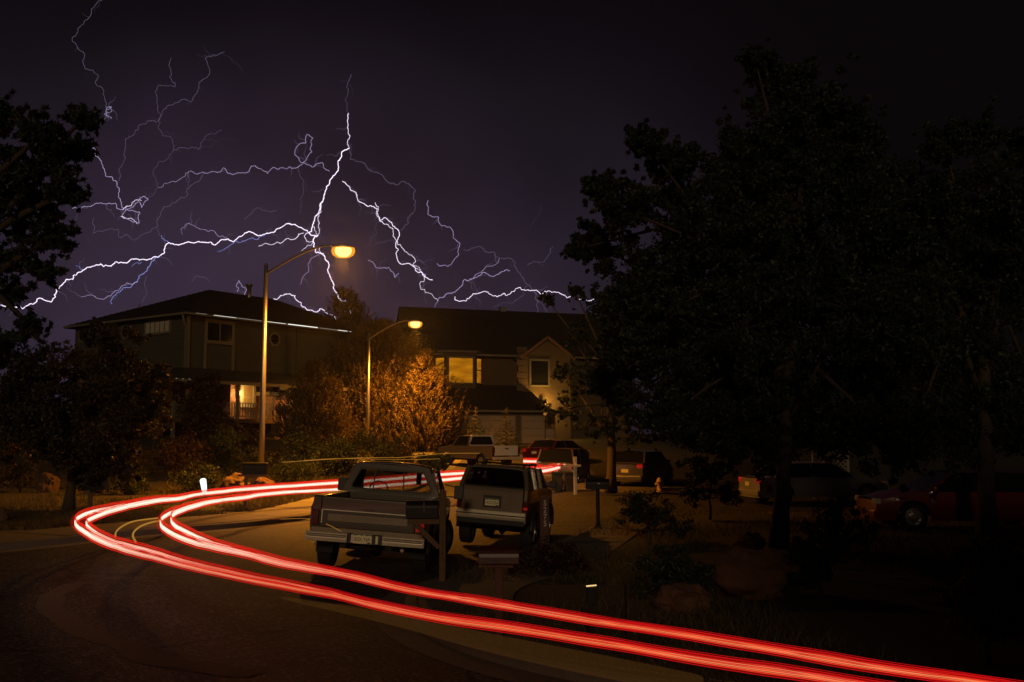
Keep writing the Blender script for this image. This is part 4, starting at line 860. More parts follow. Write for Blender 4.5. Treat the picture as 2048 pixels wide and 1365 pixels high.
def trail(label, bundles):
    r = thing('light_trail', label, 'light trail', (0, 0, 0), group='red light trails of a passing car')
    for px in bundles:
        P3 = path3(sm(px, 2), .85); P3s = []
        for i, p in enumerate(P3):
            a = P3[max(0, i - 1)]; b = P3[min(len(P3) - 1, i + 1)]; P3s.append((a + b + p * 2) / 4)
        P3 = P3s; sl = [slowness(p) for p in P3]
        up = Vector((0, 0, 1))
        arc = 0; wz = []
        for a_, b_ in zip([P3[0]] + P3[:-1], P3):
            arc += (b_ - a_).length; wz.append(Vector((0, 0, .020 * noise.noise(Vector((arc * .55, 3.1, 0))) + .008 * noise.noise(Vector((arc * 1.9, 9.2, 0))))))
        P3 = [p + q for p, q in zip(P3, wz)]
        far = [1 + .35 * ss(24, 45, p.y) for p in P3]
        for zo, rf_, mt_ in ((-.026, .8, TCORE), (-.012, .6, TPALE), (.002, 1.0, TPALE), (.016, .8, TCORE), (-.050, .7, TRED), (.044, .8, TRED), (.062, .5, TRED)):
            sl2 = [max(0, min(1, q + .22 * noise.noise(Vector((p.x * .9, p.y * .9, zo * 90))))) for p, q in zip(P3, sl)]
            tubeattr([p + up * zo * (.58 + .80 * q) * f for p, q, f in zip(P3, sl, far)], [(.0030 + .0068 * q) * rf_ * f for q, f in zip(sl, far)], sl2, 'edge_strand' if mt_ is TRED else 'core_strand', mt_, r)
        for q in (1.0, .8): tubeattr(P3, [(.030 + .048 * s) * f * q for s, f in zip(sl, far)], sl, 'glow', TVOL, r, 12)
Z4 = lambda *p: [(x / 2.815, y / 2.815 + 880) for x, y in p]
farO = [(1046, 923), (1080, 923.5), (1108, 925), (1122, 928), (1112, 933), (1090, 938.5), (1060, 940), (1000, 944), (920, 947), (850, 952), (780, 959), (700, 965)]
farI = [(1046, 921), (1080, 921.5), (1112, 922), (1130, 925), (1131, 929), (1118, 935), (1090, 942), (1050, 946), (1000, 950), (920, 956), (850, 963), (780, 970), (700, 977)]
O_near = [(700, 1201), (780, 1219), (870, 1235), (960, 1250), (1100, 1272), (1250, 1296), (1400, 1320), (1550, 1344), (1690, 1366), (1800, 1384), (1900, 1400)]
I_near = [(700, 1153), (800, 1178), (900, 1197), (1000, 1212), (1100, 1228), (1250, 1252), (1400, 1278), (1600, 1311), (1750, 1335), (1900, 1356), (2080, 1386)]
O_a = farO + Z4((1689, 255), (1400, 275), (1180, 300), (1100, 306), (1020, 328), (900, 333), (780, 350), (680, 372), (580, 390), (480, 415), (425, 445), (420, 470), (450, 500), (520, 545), (620, 590), (720, 625), (820, 655), (920, 678), (1100, 722), (1300, 770), (1500, 806), (1689, 842)) + [(700, 1200)] + O_near[1:]
O_b = [(x, y - 1) for x, y in farO] + Z4((1689, 252), (1400, 272), (1180, 297), (1080, 312), (1010, 332), (900, 340), (780, 360), (640, 395), (540, 430), (487, 452), (484, 478), (520, 515), (600, 555), (680, 585), (780, 608), (900, 645), (1000, 672), (1200, 722), (1400, 766), (1600, 803), (1689, 822)) + [(x, y - 5) for x, y in O_near]
I_a = farI + Z4((1689, 290), (1450, 308), (1380, 328), (1250, 335), (1100, 360), (1000, 395), (930, 425), (900, 450), (905, 485), (960, 525), (1100, 580), (1230, 612), (1400, 650), (1500, 682), (1689, 718)) + I_near
I_b = [(x, y + 1) for x, y in farI] + Z4((1689, 287), (1450, 305), (1380, 322), (1200, 343), (1060, 382), (985, 412), (957, 440), (975, 478), (1050, 520), (1150, 562), (1260, 603), (1400, 637), (1560, 684), (1689, 703)) + [(x, y - 4) for x, y in I_near]
trail('outer red and white tail light trail sweeping widest round the bend', [O_a, O_b])
trail('inner red and white tail light trail passing closer to the pickup', [I_a, I_b])
def streak(label, px, off, rad, mt):
    r = thing('light_streak', label, 'light trail', (0, 0, 0), group='amber streaks of the passing car'); P3 = path3(sm(px, 2), off); m = MB(); m.tube(P3, rad, 6); m.build('streak', mt, r, True, fix=False)
streak('long amber streak above the pickup cab, the upper of the pair', [(565, 925), (620, 921.5), (700, 916.5), (760, 915.5), (800, 916), (850, 911), (885, 907), (960, 907)], 1.62, .009, AMB)
streak('shorter amber streak crossing above the pickup roof', [(608, 921.5), (650, 918), (700, 917.5), (760, 919), (820, 920), (880, 918)], 1.60, .007, AMB)
streak('amber loop low beside the white trail, left one', Z4((650, 545), (650, 520), (680, 490), (740, 460), (820, 448), (890, 440)), .45, .016, AMBD)
streak('amber loop low beside the inner trail, right one', Z4((765, 575), (747, 545), (750, 520), (790, 485), (850, 465), (900, 455)), .45, .018, AMBD)
streak('fine amber streak across the pickup bumper', [(560, 1039), (600, 1037), (630, 1039), (655, 1049), (682, 1063)], .85, .004, AMB)
# broad faint amber glow low under the near trails
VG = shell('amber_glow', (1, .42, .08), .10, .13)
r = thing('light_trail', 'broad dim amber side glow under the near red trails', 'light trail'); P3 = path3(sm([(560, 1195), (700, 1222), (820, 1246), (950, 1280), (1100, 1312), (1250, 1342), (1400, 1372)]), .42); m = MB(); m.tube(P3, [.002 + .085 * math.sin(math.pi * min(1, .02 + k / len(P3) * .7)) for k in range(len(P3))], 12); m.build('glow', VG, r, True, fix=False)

# ---------------------------------------------------------------- vehicles
def wheel(parent, x, y, r, wd, side, steer=0, rimmat=None, tilt=0):
    rt = .62 * r; h = wd / 2
    m = MB(); M = Matrix.Translation((x, y, r)) @ Matrix.Rotation(steer, 4, 'Z') @ Matrix.Rotation(R(90) * side, 4, 'Y')
    m.lathe([(rt, -h * .9), (r * .93, -h), (r * .985, -h * .8), (r, -h * .5), (r, h * .5), (r * .985, h * .8), (r * .93, h), (rt, h * .9)], 28, M)
    rm = MB(); rm.lathe([(rt, -h * .8), (rt * 1.02, h * .9), (rt * .94, h * .92), (rt * .9, h * .55), (rt * .72, h * .42), (rt * .45, h * .62), (rt * .25, h * .75), (rt * .22, h * .95), (0, h * .97)], 24, M)
    for k in range(8):
        a = 2 * math.pi * k / 8; rm.lathe([(.016, 0), (.016, .03), (0, .032)], 6, M @ Matrix.Translation((rt * .36 * math.cos(a), rt * .36 * math.sin(a), h * .66)))
        rm.box(-.03, .03, rt * .5, rt * .88, h * .40, h * .54, M @ Matrix.Rotation(a, 4, 'Z'))
    w_ = rm.build('wheel', rimmat or RIM, parent, False)
    t = m.build('tyre', RUBBER, w_, True)
    tr = MB()
    for k in range(36):
        tr.box(-.5 * h * (1 if k % 2 else .2), .9 * h, -.02, .02, r - .002, r + .008, M @ Matrix.Rotation(2 * math.pi * k / 36, 4, 'Z') @ Matrix.Rotation(R(90), 4, 'X') @ Matrix.Rotation(R(90), 4, 'Y') if False else M @ Matrix.Rotation(2 * math.pi * k / 36, 4, 'Z') @ Matrix.Rotation(R(-90), 4, 'X') @ Matrix.Identity(4))
    return w_
def arch(y, axles, r, base):
    z = base
    for a in axles:
        d = abs(y - a)
        if d < r: z = max(z, .40 * 1 + math.sqrt(max(0, r * r - d * d)) * .98 if r > .3 else base)
    return z
def side_panel(m, sgn, ycols, ztop, zlow, xf, nz=8):
    rows = []
    for y in ycols:
        lo, hi = zlow(y), ztop(y); rows.append([(sgn * xf(lo + (hi - lo) * k / nz, y), y, lo + (hi - lo) * k / nz) for k in range(nz + 1)])
    m.grid(rows); return rows
def cols(y0, y1, n): return [y0 + (y1 - y0) * k / n for k in range(n + 1)]
def plate(parent, x, y, z, txt, mats=True, sc_=1.0):
    m = MB(); m.box(-.1525, .1525, -.006, .0, -.076, .076); p = m.build('licence_plate', PLATE, parent, bevel=.004); p.location = (x, y, z); p.scale = (sc_,) * 3
    m = MB(); pts = [(-.148, .072), (.148, .072), (.148, .045), (.11, .058), (.07, .046), (.03, .061), (-.01, .048), (-.06, .060), (-.10, .047), (-.148, .052)]
    m.prism(pts, -.0085, -.0065); m.build('mountain_band', PLATEG, p)
    textobj('plate_lettering', txt, .082, INK, p, (0, -.009, -.012), (R(90), 0, 0), .001, sx=.80)
    m = MB(); m.box(.085, .135, -.008, -.0065, -.073, -.05); m.build('sticker', REDBOX, p)
    return p

# hero pickup --------------------------------------------------
tx, ty = -2.56, 17.25
tr_ = thing('pickup_truck', 'brown two tone pickup seen from behind with plate BZK-T69', 'pickup truck', (tx, ty, g(tx, ty + 2) + .02), (R(-1.2), R(4.2), R(-1.5)))
RW = .41; ax = (1.25, 4.58)
def zl(y): 
    z = .64
    for a in ax:
        d = abs(y - a)
        if d < .52: z = max(z, RW + math.sqrt(.52 ** 2 - d * d))
    return z
def xf(z, y):
    b = 1.0 - .045 * ss(1.05, 1.33, z) - .04 * (1 - ss(.62, .85, z)); b += .012 * math.exp(-((z - 1.12) / .02) ** 2)
    e = 1 - .03 * ss(4.9, 5.45, y); return b * e
def archcols(y0, y1):
    c = cols(y0, y1, 30)
    for a in ax: c += [a + .52 * math.cos(math.pi * k / 18) for k in range(19)] + [a - .521, a + .521]
    return sorted(v for v in set(round(q, 4) for q in c) if y0 <= v <= y1)
m = MB()
for s in (-1, 1): side_panel(m, s, archcols(.12, 2.56), lambda y: 1.31, zl, xf, 10)
bed = m.build('bed_side', TRUCKP, tr_, True); sol = bed.modifiers.new('s', 'SOLIDIFY'); sol.thickness = .03; sol.offset = -1
m = MB(); m.box(-.86, .86, .14, 2.5, .84, .88); m.box(-.86, -.80, .16, 2.5, .88, 1.30); m.box(.80, .86, .16, 2.5, .88, 1.30); m.box(-.86, .86, 2.46, 2.55, .88, 1.31); m.build('bed_floor', TRUCKP, tr_)
m = MB()
for s in (-1, 1): m.box(min(s * .79, s * .965), max(s * .79, s * .965), .13, 2.57, 1.301, 1.332)
m.build('bed_rail', TRUCKP, tr_, bevel=.012)
m = MB(); m.prism([(.10, .80), (.165, .80), (.165, 1.315), (.125, 1.33), (.10, 1.31)], -.815, .815, 'x'); tg = m.build('tailgate', TRUCKP, tr_, bevel=.01)
m = MB(); m.box(-.78, .78, .085, .0995, 1.085, 1.103); m.box(-.805, -.785, .087, .0995, .86, 1.10); m.build('bright_trim', mat('polished_trim', (.85, .78, .62), .3, metal=.2, var=.05), tg, bevel=.003)
m = MB(); m.ring([(-.78, .86), (.78, .86), (.78, 1.075), (-.78, 1.075)], [(-.70, .905), (.70, .905), (.70, 1.035), (-.70, 1.035)], .088, .0998); m.build('panel_border', mat('brown_border', (.07, .052, .036), .5), tg, bevel=.004)
m = MB(); m.box(-.695, .695, .094, .0998, .91, 1.03); m.build('pale_band', TRUCKL, tg)
textobj('tailgate_lettering', 'CHEVROLET', .088, mat('worn_letter', (.20, .155, .105), .6), tg, (-.02, .0935, .968), (R(90), 0, 0), .002, sx=1.75)
m = MB(); m.box(-.1, .1, .082, .0998, 1.12, 1.15); m.build('handle', TRUCKP, tg, bevel=.006)
m = MB(); m.box(-.97, .97, .115, .17, .66, .795); m.build('rear_valance', TRUCKL, tr_, bevel=.012)
m = MB()
for s in (-1, 1): m.prism([(s * .82, .80), (s * .985, .80), (s * .965, 1.31), (s * .82, 1.31)], .105, .17)
m.build('corner_post', TRUCKP, tr_, bevel=.01)
for s in (-1, 1):
    m = MB(); m.box(min(s * .845, s * .985), max(s * .845, s * .985), .07, .1, .83, 1.09); m.build('tail_light', LENSR if s > 0 else LENSD, tr_, bevel=.012)
    m = MB(); x0, x1 = sorted((s * .30, s * 1.02)); m.prism([(-.06, .57), (.07, .57), (.1, .64), (.1, .73), (-.03, .735), (-.065, .71), (-.05, .655), (-.07, .64)], x0, x1, 'x'); m.build('bumper', DCHROME, tr_, bevel=.008)
    m = MB()
    for k in range(2): m.box(x0 + .03, x1 - .03, -.075, -.058, .655 + .03 * k, .662 + .03 * k)
    m.build('bumper_groove', PLASTIC, tr_)
m = MB(); m.box(-.298, .298, -.03, .09, .56, .73); m.build('bumper_step', PLASTIC, tr_, bevel=.01)
for s in (-1, 1):
    m = MB(); m.box(s * .21 - .025, s * .21 + .025, -.055, -.031, .58, .72); m.build('plate_bracket', DCHROME, tr_, bevel=.006)
plate(tr_, -.04, -.045, .655, 'BZK·T69', sc_=1.08)
# underbody
m = MB(); m.box(-.45, -.33, .1, 5.3, .46, .60); m.box(.33, .45, .1, 5.3, .46, .60); m.tube([(-.85, 1.25, .41), (.85, 1.25, .41)], .055, 10); m.lathe([(0, -.16), (.14, -.1), (.19, 0), (.14, .1), (0, .16)], 14, Matrix.Translation((0, 1.25, .41)) @ Matrix.Rotation(R(90), 4, 'Y')); m.tube([(-.85, 4.58, .41), (.85, 4.58, .41)], .055, 10); m.box(-.5, .5, 2.6, 4.6, .5, .75); m.build('chassis', UNDER, tr_)
m = MB(); m.lathe([(.2, -.1), (.33, -.12), (.35, -.06), (.35, .06), (.33, .12), (.2, .1)], 22, Matrix.Translation((-.12, .62, .55))); m.build('spare_tyre', RUBBER, tr_, True)
m = MB(); m.tube([(.55, 2.4, .5), (.55, 1.5, .52), (.5, .9, .5), (.62, .25, .48)], .035, 8); m.build('exhaust', DCHROME, tr_, True)
for s in (-1, 1):
    m = MB(); m.box(s * .83 - .15, s * .83 + .15, .72, .735, .30, .66); m.build('mud_flap', RUBBER, tr_)
    wheel(tr_, s * .86, ax[0], RW, .26, s); wheel(tr_, s * .86, ax[1], RW, .26, s, steer=R(-24))
    m = MB(); ring = [(s * (xf(.9, 1.25) + .006), ax[0] + .53 * math.cos(t), RW + .53 * math.sin(t)) for t in [math.pi * k / 24 for k in range(25)]]; m.tube(ring, .014, 6); m.build('arch_trim', DCHROME, tr_, True)
# cab
m = MB()
for s in (-1, 1): side_panel(m, s, archcols(2.60, 5.40), lambda y: 1.30 - .12 * ss(4.2, 5.4, y), zl, xf, 10)
cabs = m.build('cab_side', TRUCKP, tr_, True); sol = cabs.modifiers.new('s', 'SOLIDIFY'); sol.thickness = .03; sol.offset = -1
m = MB(); m.grid([[(x, y, 1.30 - .12 * ss(4.2, 5.4, y) + .05 * (1 - (x / .97) ** 2)) for x in cols(-.955, .955, 10)] for y in cols(4.2, 5.40, 8)]); m.build('hood', TRUCKP, tr_, True)
m = MB(); m.box(-.95, .95, 5.38, 5.44, .62, 1.18); m.build('grille', DCHROME, tr_, bevel=.02)
m = MB(); m.box(-1.0, 1.0, 5.46, 5.6, .55, .72); m.build('front_bumper', DCHROME, tr_, bevel=.03)
def rrect(bw, tw, z0, z1, r=.09, n=5):
    P = []
    for cx, cz, a0 in ((bw - r, z0 + r, -90), (tw - r, z1 - r, 0), (-tw + r, z1 - r, 90), (-bw + r, z0 + r, 180)):
        P += [(cx + r * math.cos(R(a0 + 90 * k / n)), cz + r * math.sin(R(a0 + 90 * k / n))) for k in range(n + 1)]
    return P
m = MB(); m.box(-.94, .94, 2.60, 2.66, .7, 1.30); m.ring(rrect(.935, .77, 1.30, 1.90, .12), rrect(.80, .665, 1.385, 1.80, .06), 2.60, 2.66); m.build('cab_back', TRUCKP, tr_, bevel=.006)
m = MB(); m.ring(rrect(.80, .665, 1.385, 1.80, .06), rrect(.775, .64, 1.41, 1.775, .05), 2.585, 2.598); m.build('window_seal', PLASTIC, tr_)
m = MB()
for x in (-.36, .24): m.beam((x, 2.62, 1.40), (x * .93, 2.62, 1.79), .022, .02, (0, 1, 0))
m.build('slider_bar', PLASTIC, tr_)
m = MB(); m.prism(rrect(.80, .665, 1.385, 1.80, .06), 2.625, 2.629); m.build('rear_window', GLASS, tr_)
m = MB(); rows = []
for y in cols(2.60, 3.95, 8):
    e = .06 * ss(3.6, 3.95, y) + .02 * (1 - ss(2.6, 2.75, y)); rows.append([(x * 1, y, 1.905 - e + .05 * (1 - (x / .80) ** 2) - .07 * ss(.66, .80, abs(x))) for x in cols(-.80, .80, 14)])
m.grid(rows); ro = m.build('roof', TRUCKP, tr_, True); s_ = ro.modifiers.new('s', 'SOLIDIFY'); s_.thickness = .035; s_.offset = -1
for s in (-1, 1):
    m = MB(); m.beam((s * .91, 4.32, 1.30), (s * .76, 3.92, 1.84), .06, .05); m.beam((s * .93, 3.72, 1.30), (s * .79, 3.60, 1.84), .03, .03); m.build('windscreen_pillar', TRUCKP, tr_)
    m = MB(); m.beam((s * .92, 2.72, 1.30), (s * .78, 2.72, 1.84), .05, .14); m.build('rear_pillar', TRUCKP, tr_)
    m = MB(); m.add([(s * .925, 2.8, 1.31), (s * .925, 4.25, 1.31), (s * .775, 3.9, 1.83), (s * .775, 2.8, 1.83)], [(0, 1, 2, 3)]); m.build('side_window', GLASS, tr_)
    m = MB(); m.box(s * 1.24 - .10, s * 1.24 + .10, 4.0, 4.06, 1.26, 1.54); mi = m.build('mirror', PLASTIC, tr_, bevel=.02); m = MB(); m.tube([(s * .97, 4.05, 1.30), (s * 1.2, 4.03, 1.3), (s * 1.24, 4.03, 1.4)], .012, 6); m.tube([(s * .93, 3.98, 1.55), (s * 1.2, 4.03, 1.5)], .012, 6); m.build('mirror_arm', PLASTIC, mi)
m = MB(); m.add([(-.89, 4.3, 1.31), (.89, 4.3, 1.31), (.75, 3.93, 1.84), (-.75, 3.93, 1.84)], [(0, 1, 2, 3)]); m.build('windscreen', GLASS, tr_)
m = MB(); m.box(-.88, .88, 3.85, 4.3, 1.12, 1.34); m.build('dashboard', PLASTIC, tr_, bevel=.03)
m = MB(); m.box(-.85, .85, 2.75, 2.95, .8, 1.33); m.box(-.85, .85, 2.75, 3.4, .75, .95); m.build('bench_seat', UNDER, tr_, bevel=.05)
m = MB(); c = Vector((-.42, 3.75, 1.36)); m.tube([c + Vector((.19 * math.cos(t), -.06 * math.sin(t), .17 * math.sin(t))) for t in [2 * math.pi * k / 24 for k in range(25)]], .013, 6); m.beam(c, c + Vector((0, .3, -.12)), .05, .05); m.build('steering_wheel', PLASTIC, tr_)
m = MB(); m.box(-.13, .13, 3.86, 3.88, 1.70, 1.76); m.build('rear_view_mirror', PLASTIC, tr_, bevel=.01)
m = MB(); m.box(.40, .50, 3.3, 3.36, 1.52, 1.76); m.tube([(.45, 3.33, 1.76), (.45, 3.33, 1.86)], .01, 5); m.build('hanging_pouch', PLASTIC, tr_, bevel=.02)
m = MB(); m.box(-.45, .45, 2.9, 3.1, 1.15, 1.30); m.box(-.88, -.60, 2.74, 2.95, 1.3, 1.50); m.build('head_rest', UNDER, tr_, bevel=.04)

# silver SUV ---------------------------------------------------
sx_, sy_ = -.53, 22.85
sv = thing('sport_utility_vehicle', 'silver roof racked four wheel drive with plate ACZ-Z34 beyond the pickup', 'suv', (sx_, sy_, g(0, 24) + .03), (R(-1.5), R(4.2), R(-10)))
RS = .40; axs = (1.0, 3.62)
def zls(y):
    z = .62
    for a in axs:
        d = abs(y - a)
        if d < .50: z = max(z, RS + math.sqrt(.50 ** 2 - d * d))
    return z
def xs_(z, y):
    b = .83 - .03 * ss(1.1, 1.36, z) - .03 * (1 - ss(.6, .8, z)); return b * (1 - .02 * (1 - ss(0, .25, y)) - .06 * ss(4.0, 4.4, y))
def acols(y0, y1, axl, r):
    c = cols(y0, y1, 34)
    for a in axl: c += [a + r * math.cos(math.pi * k / 18) for k in range(19)] + [a - r - .001, a + r + .001]
    return sorted(v for v in set(round(q, 4) for q in c) if y0 <= v <= y1)
m = MB()
for s in (-1, 1): side_panel(m, s, acols(.05, 4.35, axs, .50), lambda y: 1.36 - .10 * ss(3.2, 4.35, y), lambda y: max(1.08, zls(y)), xs_, 5)
o = m.build('upper_side', SUVP, sv, True)
m = MB()
for s in (-1, 1): side_panel(m, s, acols(.05, 4.35, axs, .50), lambda y: max(1.079, zls(y) + .001), zls, lambda z, y: xs_(z, y) + .006, 6)
o = m.build('lower_cladding', SUVD, sv, True)
for s in (-1, 1):
    for a in axs:
        m = MB(); m.tube([(s * .86, a + .51 * math.cos(t), RS + .51 * math.sin(t)) for t in [math.pi * k / 20 for k in range(21)]], .05, 8, flat=1)
        m.build('fender_flare', PLASTIC, sv, True)
m = MB(); m.grid([[(x, y, 1.36 - .10 * ss(3.2, 4.35, y) + .05 * (1 - (x / .8) ** 2)) for x in cols(-.79, .79, 8)] for y in cols(3.05, 4.35, 8)]); m.build('hood', SUVP, sv, True)
m = MB(); m.prism([(.0, .80), (.06, .80), (.06, 1.38), (.03, 1.385), (.0, 1.30)], -.70, .70, 'x'); tgs = m.build('tailgate', SUVP, sv, bevel=.012)
m = MB(); m.box(-.21, .21, -.018, -.001, .93, 1.20); m.build('plate_recess', PLASTIC, tgs, bevel=.02)
m = MB(); m.box(-.17, .17, -.032, -.0185, 1.17, 1.20); m.build('handle', CHROME, tgs, bevel=.008)
plate(sv, 0, -.022, 1.05, 'ACZ·Z34', sc_=1.05)
textobj('badge', 'TOYOTA', .055, CHROME, tgs, (-.46, -.003, 1.24), (R(90), 0, 0), .004, shear=.2, sx=1.3)
textobj('badge', 'V6', .05, CHROME, tgs, (.42, -.003, 1.22), (R(90), 0, 0), .004, shear=.2, sx=1.2)
m = MB(); m.box(-.69, .69, -.004, -.0008, .86, .875); m.build('crease_shadow', mat('dark_crease_strip', (.02, .02, .02), .8), tgs)  # dark strip put in for the shade of a tailgate crease
# corner pillars with tail lights
for s in (-1, 1):
    m = MB(); m.prism([(s * .705, .80), (s * .81, .80), (s * .80, 1.38), (s * .72, 1.38)], .01, .09); m.build('corner_panel', SUVP, sv, bevel=.015)
    m = MB(); x0, x1 = sorted((s * .715, s * .825)); m.box(x0, x1, -.005, .05, .86, 1.12); tl = m.build('tail_light', LENSD, sv, bevel=.012)
    m = MB(); m.box(x0 + .01, x1 - .01, -.012, -.0055, .93, .985); m.build('lamp_reflector', LENSR if s > 0 else LENSD, tl)
    m = MB(); m.beam((s * .76, .06, 1.38), (s * .655, .30, 1.83), .09, .07); m.build('rear_pillar', SUVP, sv, bevel=.01)
    m = MB(); m.beam((s * .79, 1.30, 1.36), (s * .68, 1.32, 1.84), .07, .05); m.beam((s * .79, 2.2, 1.36), (s * .68, 2.18, 1.84), .06, .04); m.beam((s * .775, 3.15, 1.36), (s * .66, 2.62, 1.84), .05, .05); m.build('side_pillar', SUVP, sv)
    m = MB(); m.add([(s * .785, .1, 1.37), (s * .785, 3.1, 1.37), (s * .672, 2.65, 1.83), (s * .672, .32, 1.83)], [(0, 1, 2, 3)]); m.build('side_window', GLASST, sv)
    wheel(sv, s * .73, axs[0], RS, .27, s, rimmat=RIM); wheel(sv, s * .73, axs[1], RS, .27, s, rimmat=RIM)
    m = MB(); m.box(s * .98 - .09, s * .98 + .09, 2.86, 2.93, 1.38, 1.53); m.beam((s * .8, 2.92, 1.4), (s * .92, 2.9, 1.43), .04, .04); m.build('mirror', PLASTIC, sv, bevel=.02)
    m = MB(); m.tube([(s * .58, .5, 1.915), (s * .58, 2.4, 1.925)], .016, 8); 
    for yy in (.55, 1.4, 2.3): m.beam((s * .58, yy, 1.87), (s * .58, yy, 1.92), .03, .05)
    m.build('roof_rail', BLACKM, sv, True)
m = MB()
for yy in (.62, 1.3, 2.0): m.tube([(-.58, yy, 1.925), (.58, yy, 1.925)], .014, 8)
m.build('rack_bar', BLACKM, sv)
m = MB(); m.ring(rrect(.755, .66, 1.375, 1.84, .08), rrect(.715, .60, 1.415, 1.80, .08), 0, .03); o = m.build('rear_window_frame', PLASTIC, sv); 
for v in o.data.vertices: v.co.y += .08 + (v.co.z - 1.38) * .5
m = MB(); m.prism(rrect(.715, .60, 1.415, 1.80, .08), .01, .014); o = m.build('rear_window', GLASST, sv)
for v in o.data.vertices: v.co.y += .08 + (v.co.z - 1.38) * .5
m = MB(); m.grid([[(x, y, 1.855 - .03 * (1 - ss(.28, .6, y)) - .03 * ss(2.3, 2.7, y) + .025 * (1 - (x / .69) ** 2) - .05 * ss(.58, .69, abs(x))) for x in cols(-.69, .69, 12)] for y in cols(.28, 2.68, 8)]); ro = m.build('roof', SUVP, sv, True); s_ = ro.modifiers.new('s', 'SOLIDIFY'); s_.thickness = .03; s_.offset = -1
m = MB(); m.add([(-.77, 3.15, 1.37), (.77, 3.15, 1.37), (.65, 2.63, 1.84), (-.65, 2.63, 1.84)], [(0, 1, 2, 3)]); m.build('windscreen', GLASST, sv)
m = MB(); m.prism([(-.10, .70), (-.12, .74), (-.115, .86), (-.06, .875), (.05, .86), (.05, .60), (-.06, .62)], -.80, .80, 'x'); bm_ = m.build('bumper', DCHROME, sv, bevel=.01)
m = MB(); m.box(-.79, .79, -.131, -.1205, .765, .79); m.build('bumper_strip', PLASTIC, bm_)
m = MB(); m.prism([(-.08, .56), (-.09, .70), (.04, .70), (.04, .52)], -.78, .78, 'x'); m.build('bumper_lower', PLASTIC, sv, bevel=.01)
m = MB(); m.box(-.45, .45, .1, 4.2, .5, .66); m.tube([(-.75, 1.0, .40), (.75, 1.0, .40)], .05, 8); m.lathe([(0, -.14), (.15, 0), (0, .14)], 12, Matrix.Translation((.1, 1, .4)) @ Matrix.Rotation(R(90), 4, 'Y')); m.tube([(-.75, 3.62, .40), (.75, 3.62, .40)], .05, 8); m.build('chassis', UNDER, sv)
m = MB(); m.box(-.72, .72, 4.35, 4.45, .62, 1.2); m.build('grille', PLASTIC, sv, bevel=.03)
m = MB()
for x in (-.35, .35): m.box(x - .25, x + .25, 1.9, 2.05, 1.0, 1.45); m.box(x - .12, x + .12, 1.92, 2.0, 1.48, 1.64); m.box(x - .25, x + .25, 1.0, 1.14, 1.0, 1.40)
m.box(-.7, .7, 2.7, 3.1, 1.2, 1.38); m.build('seats', UNDER, sv, bevel=.04)

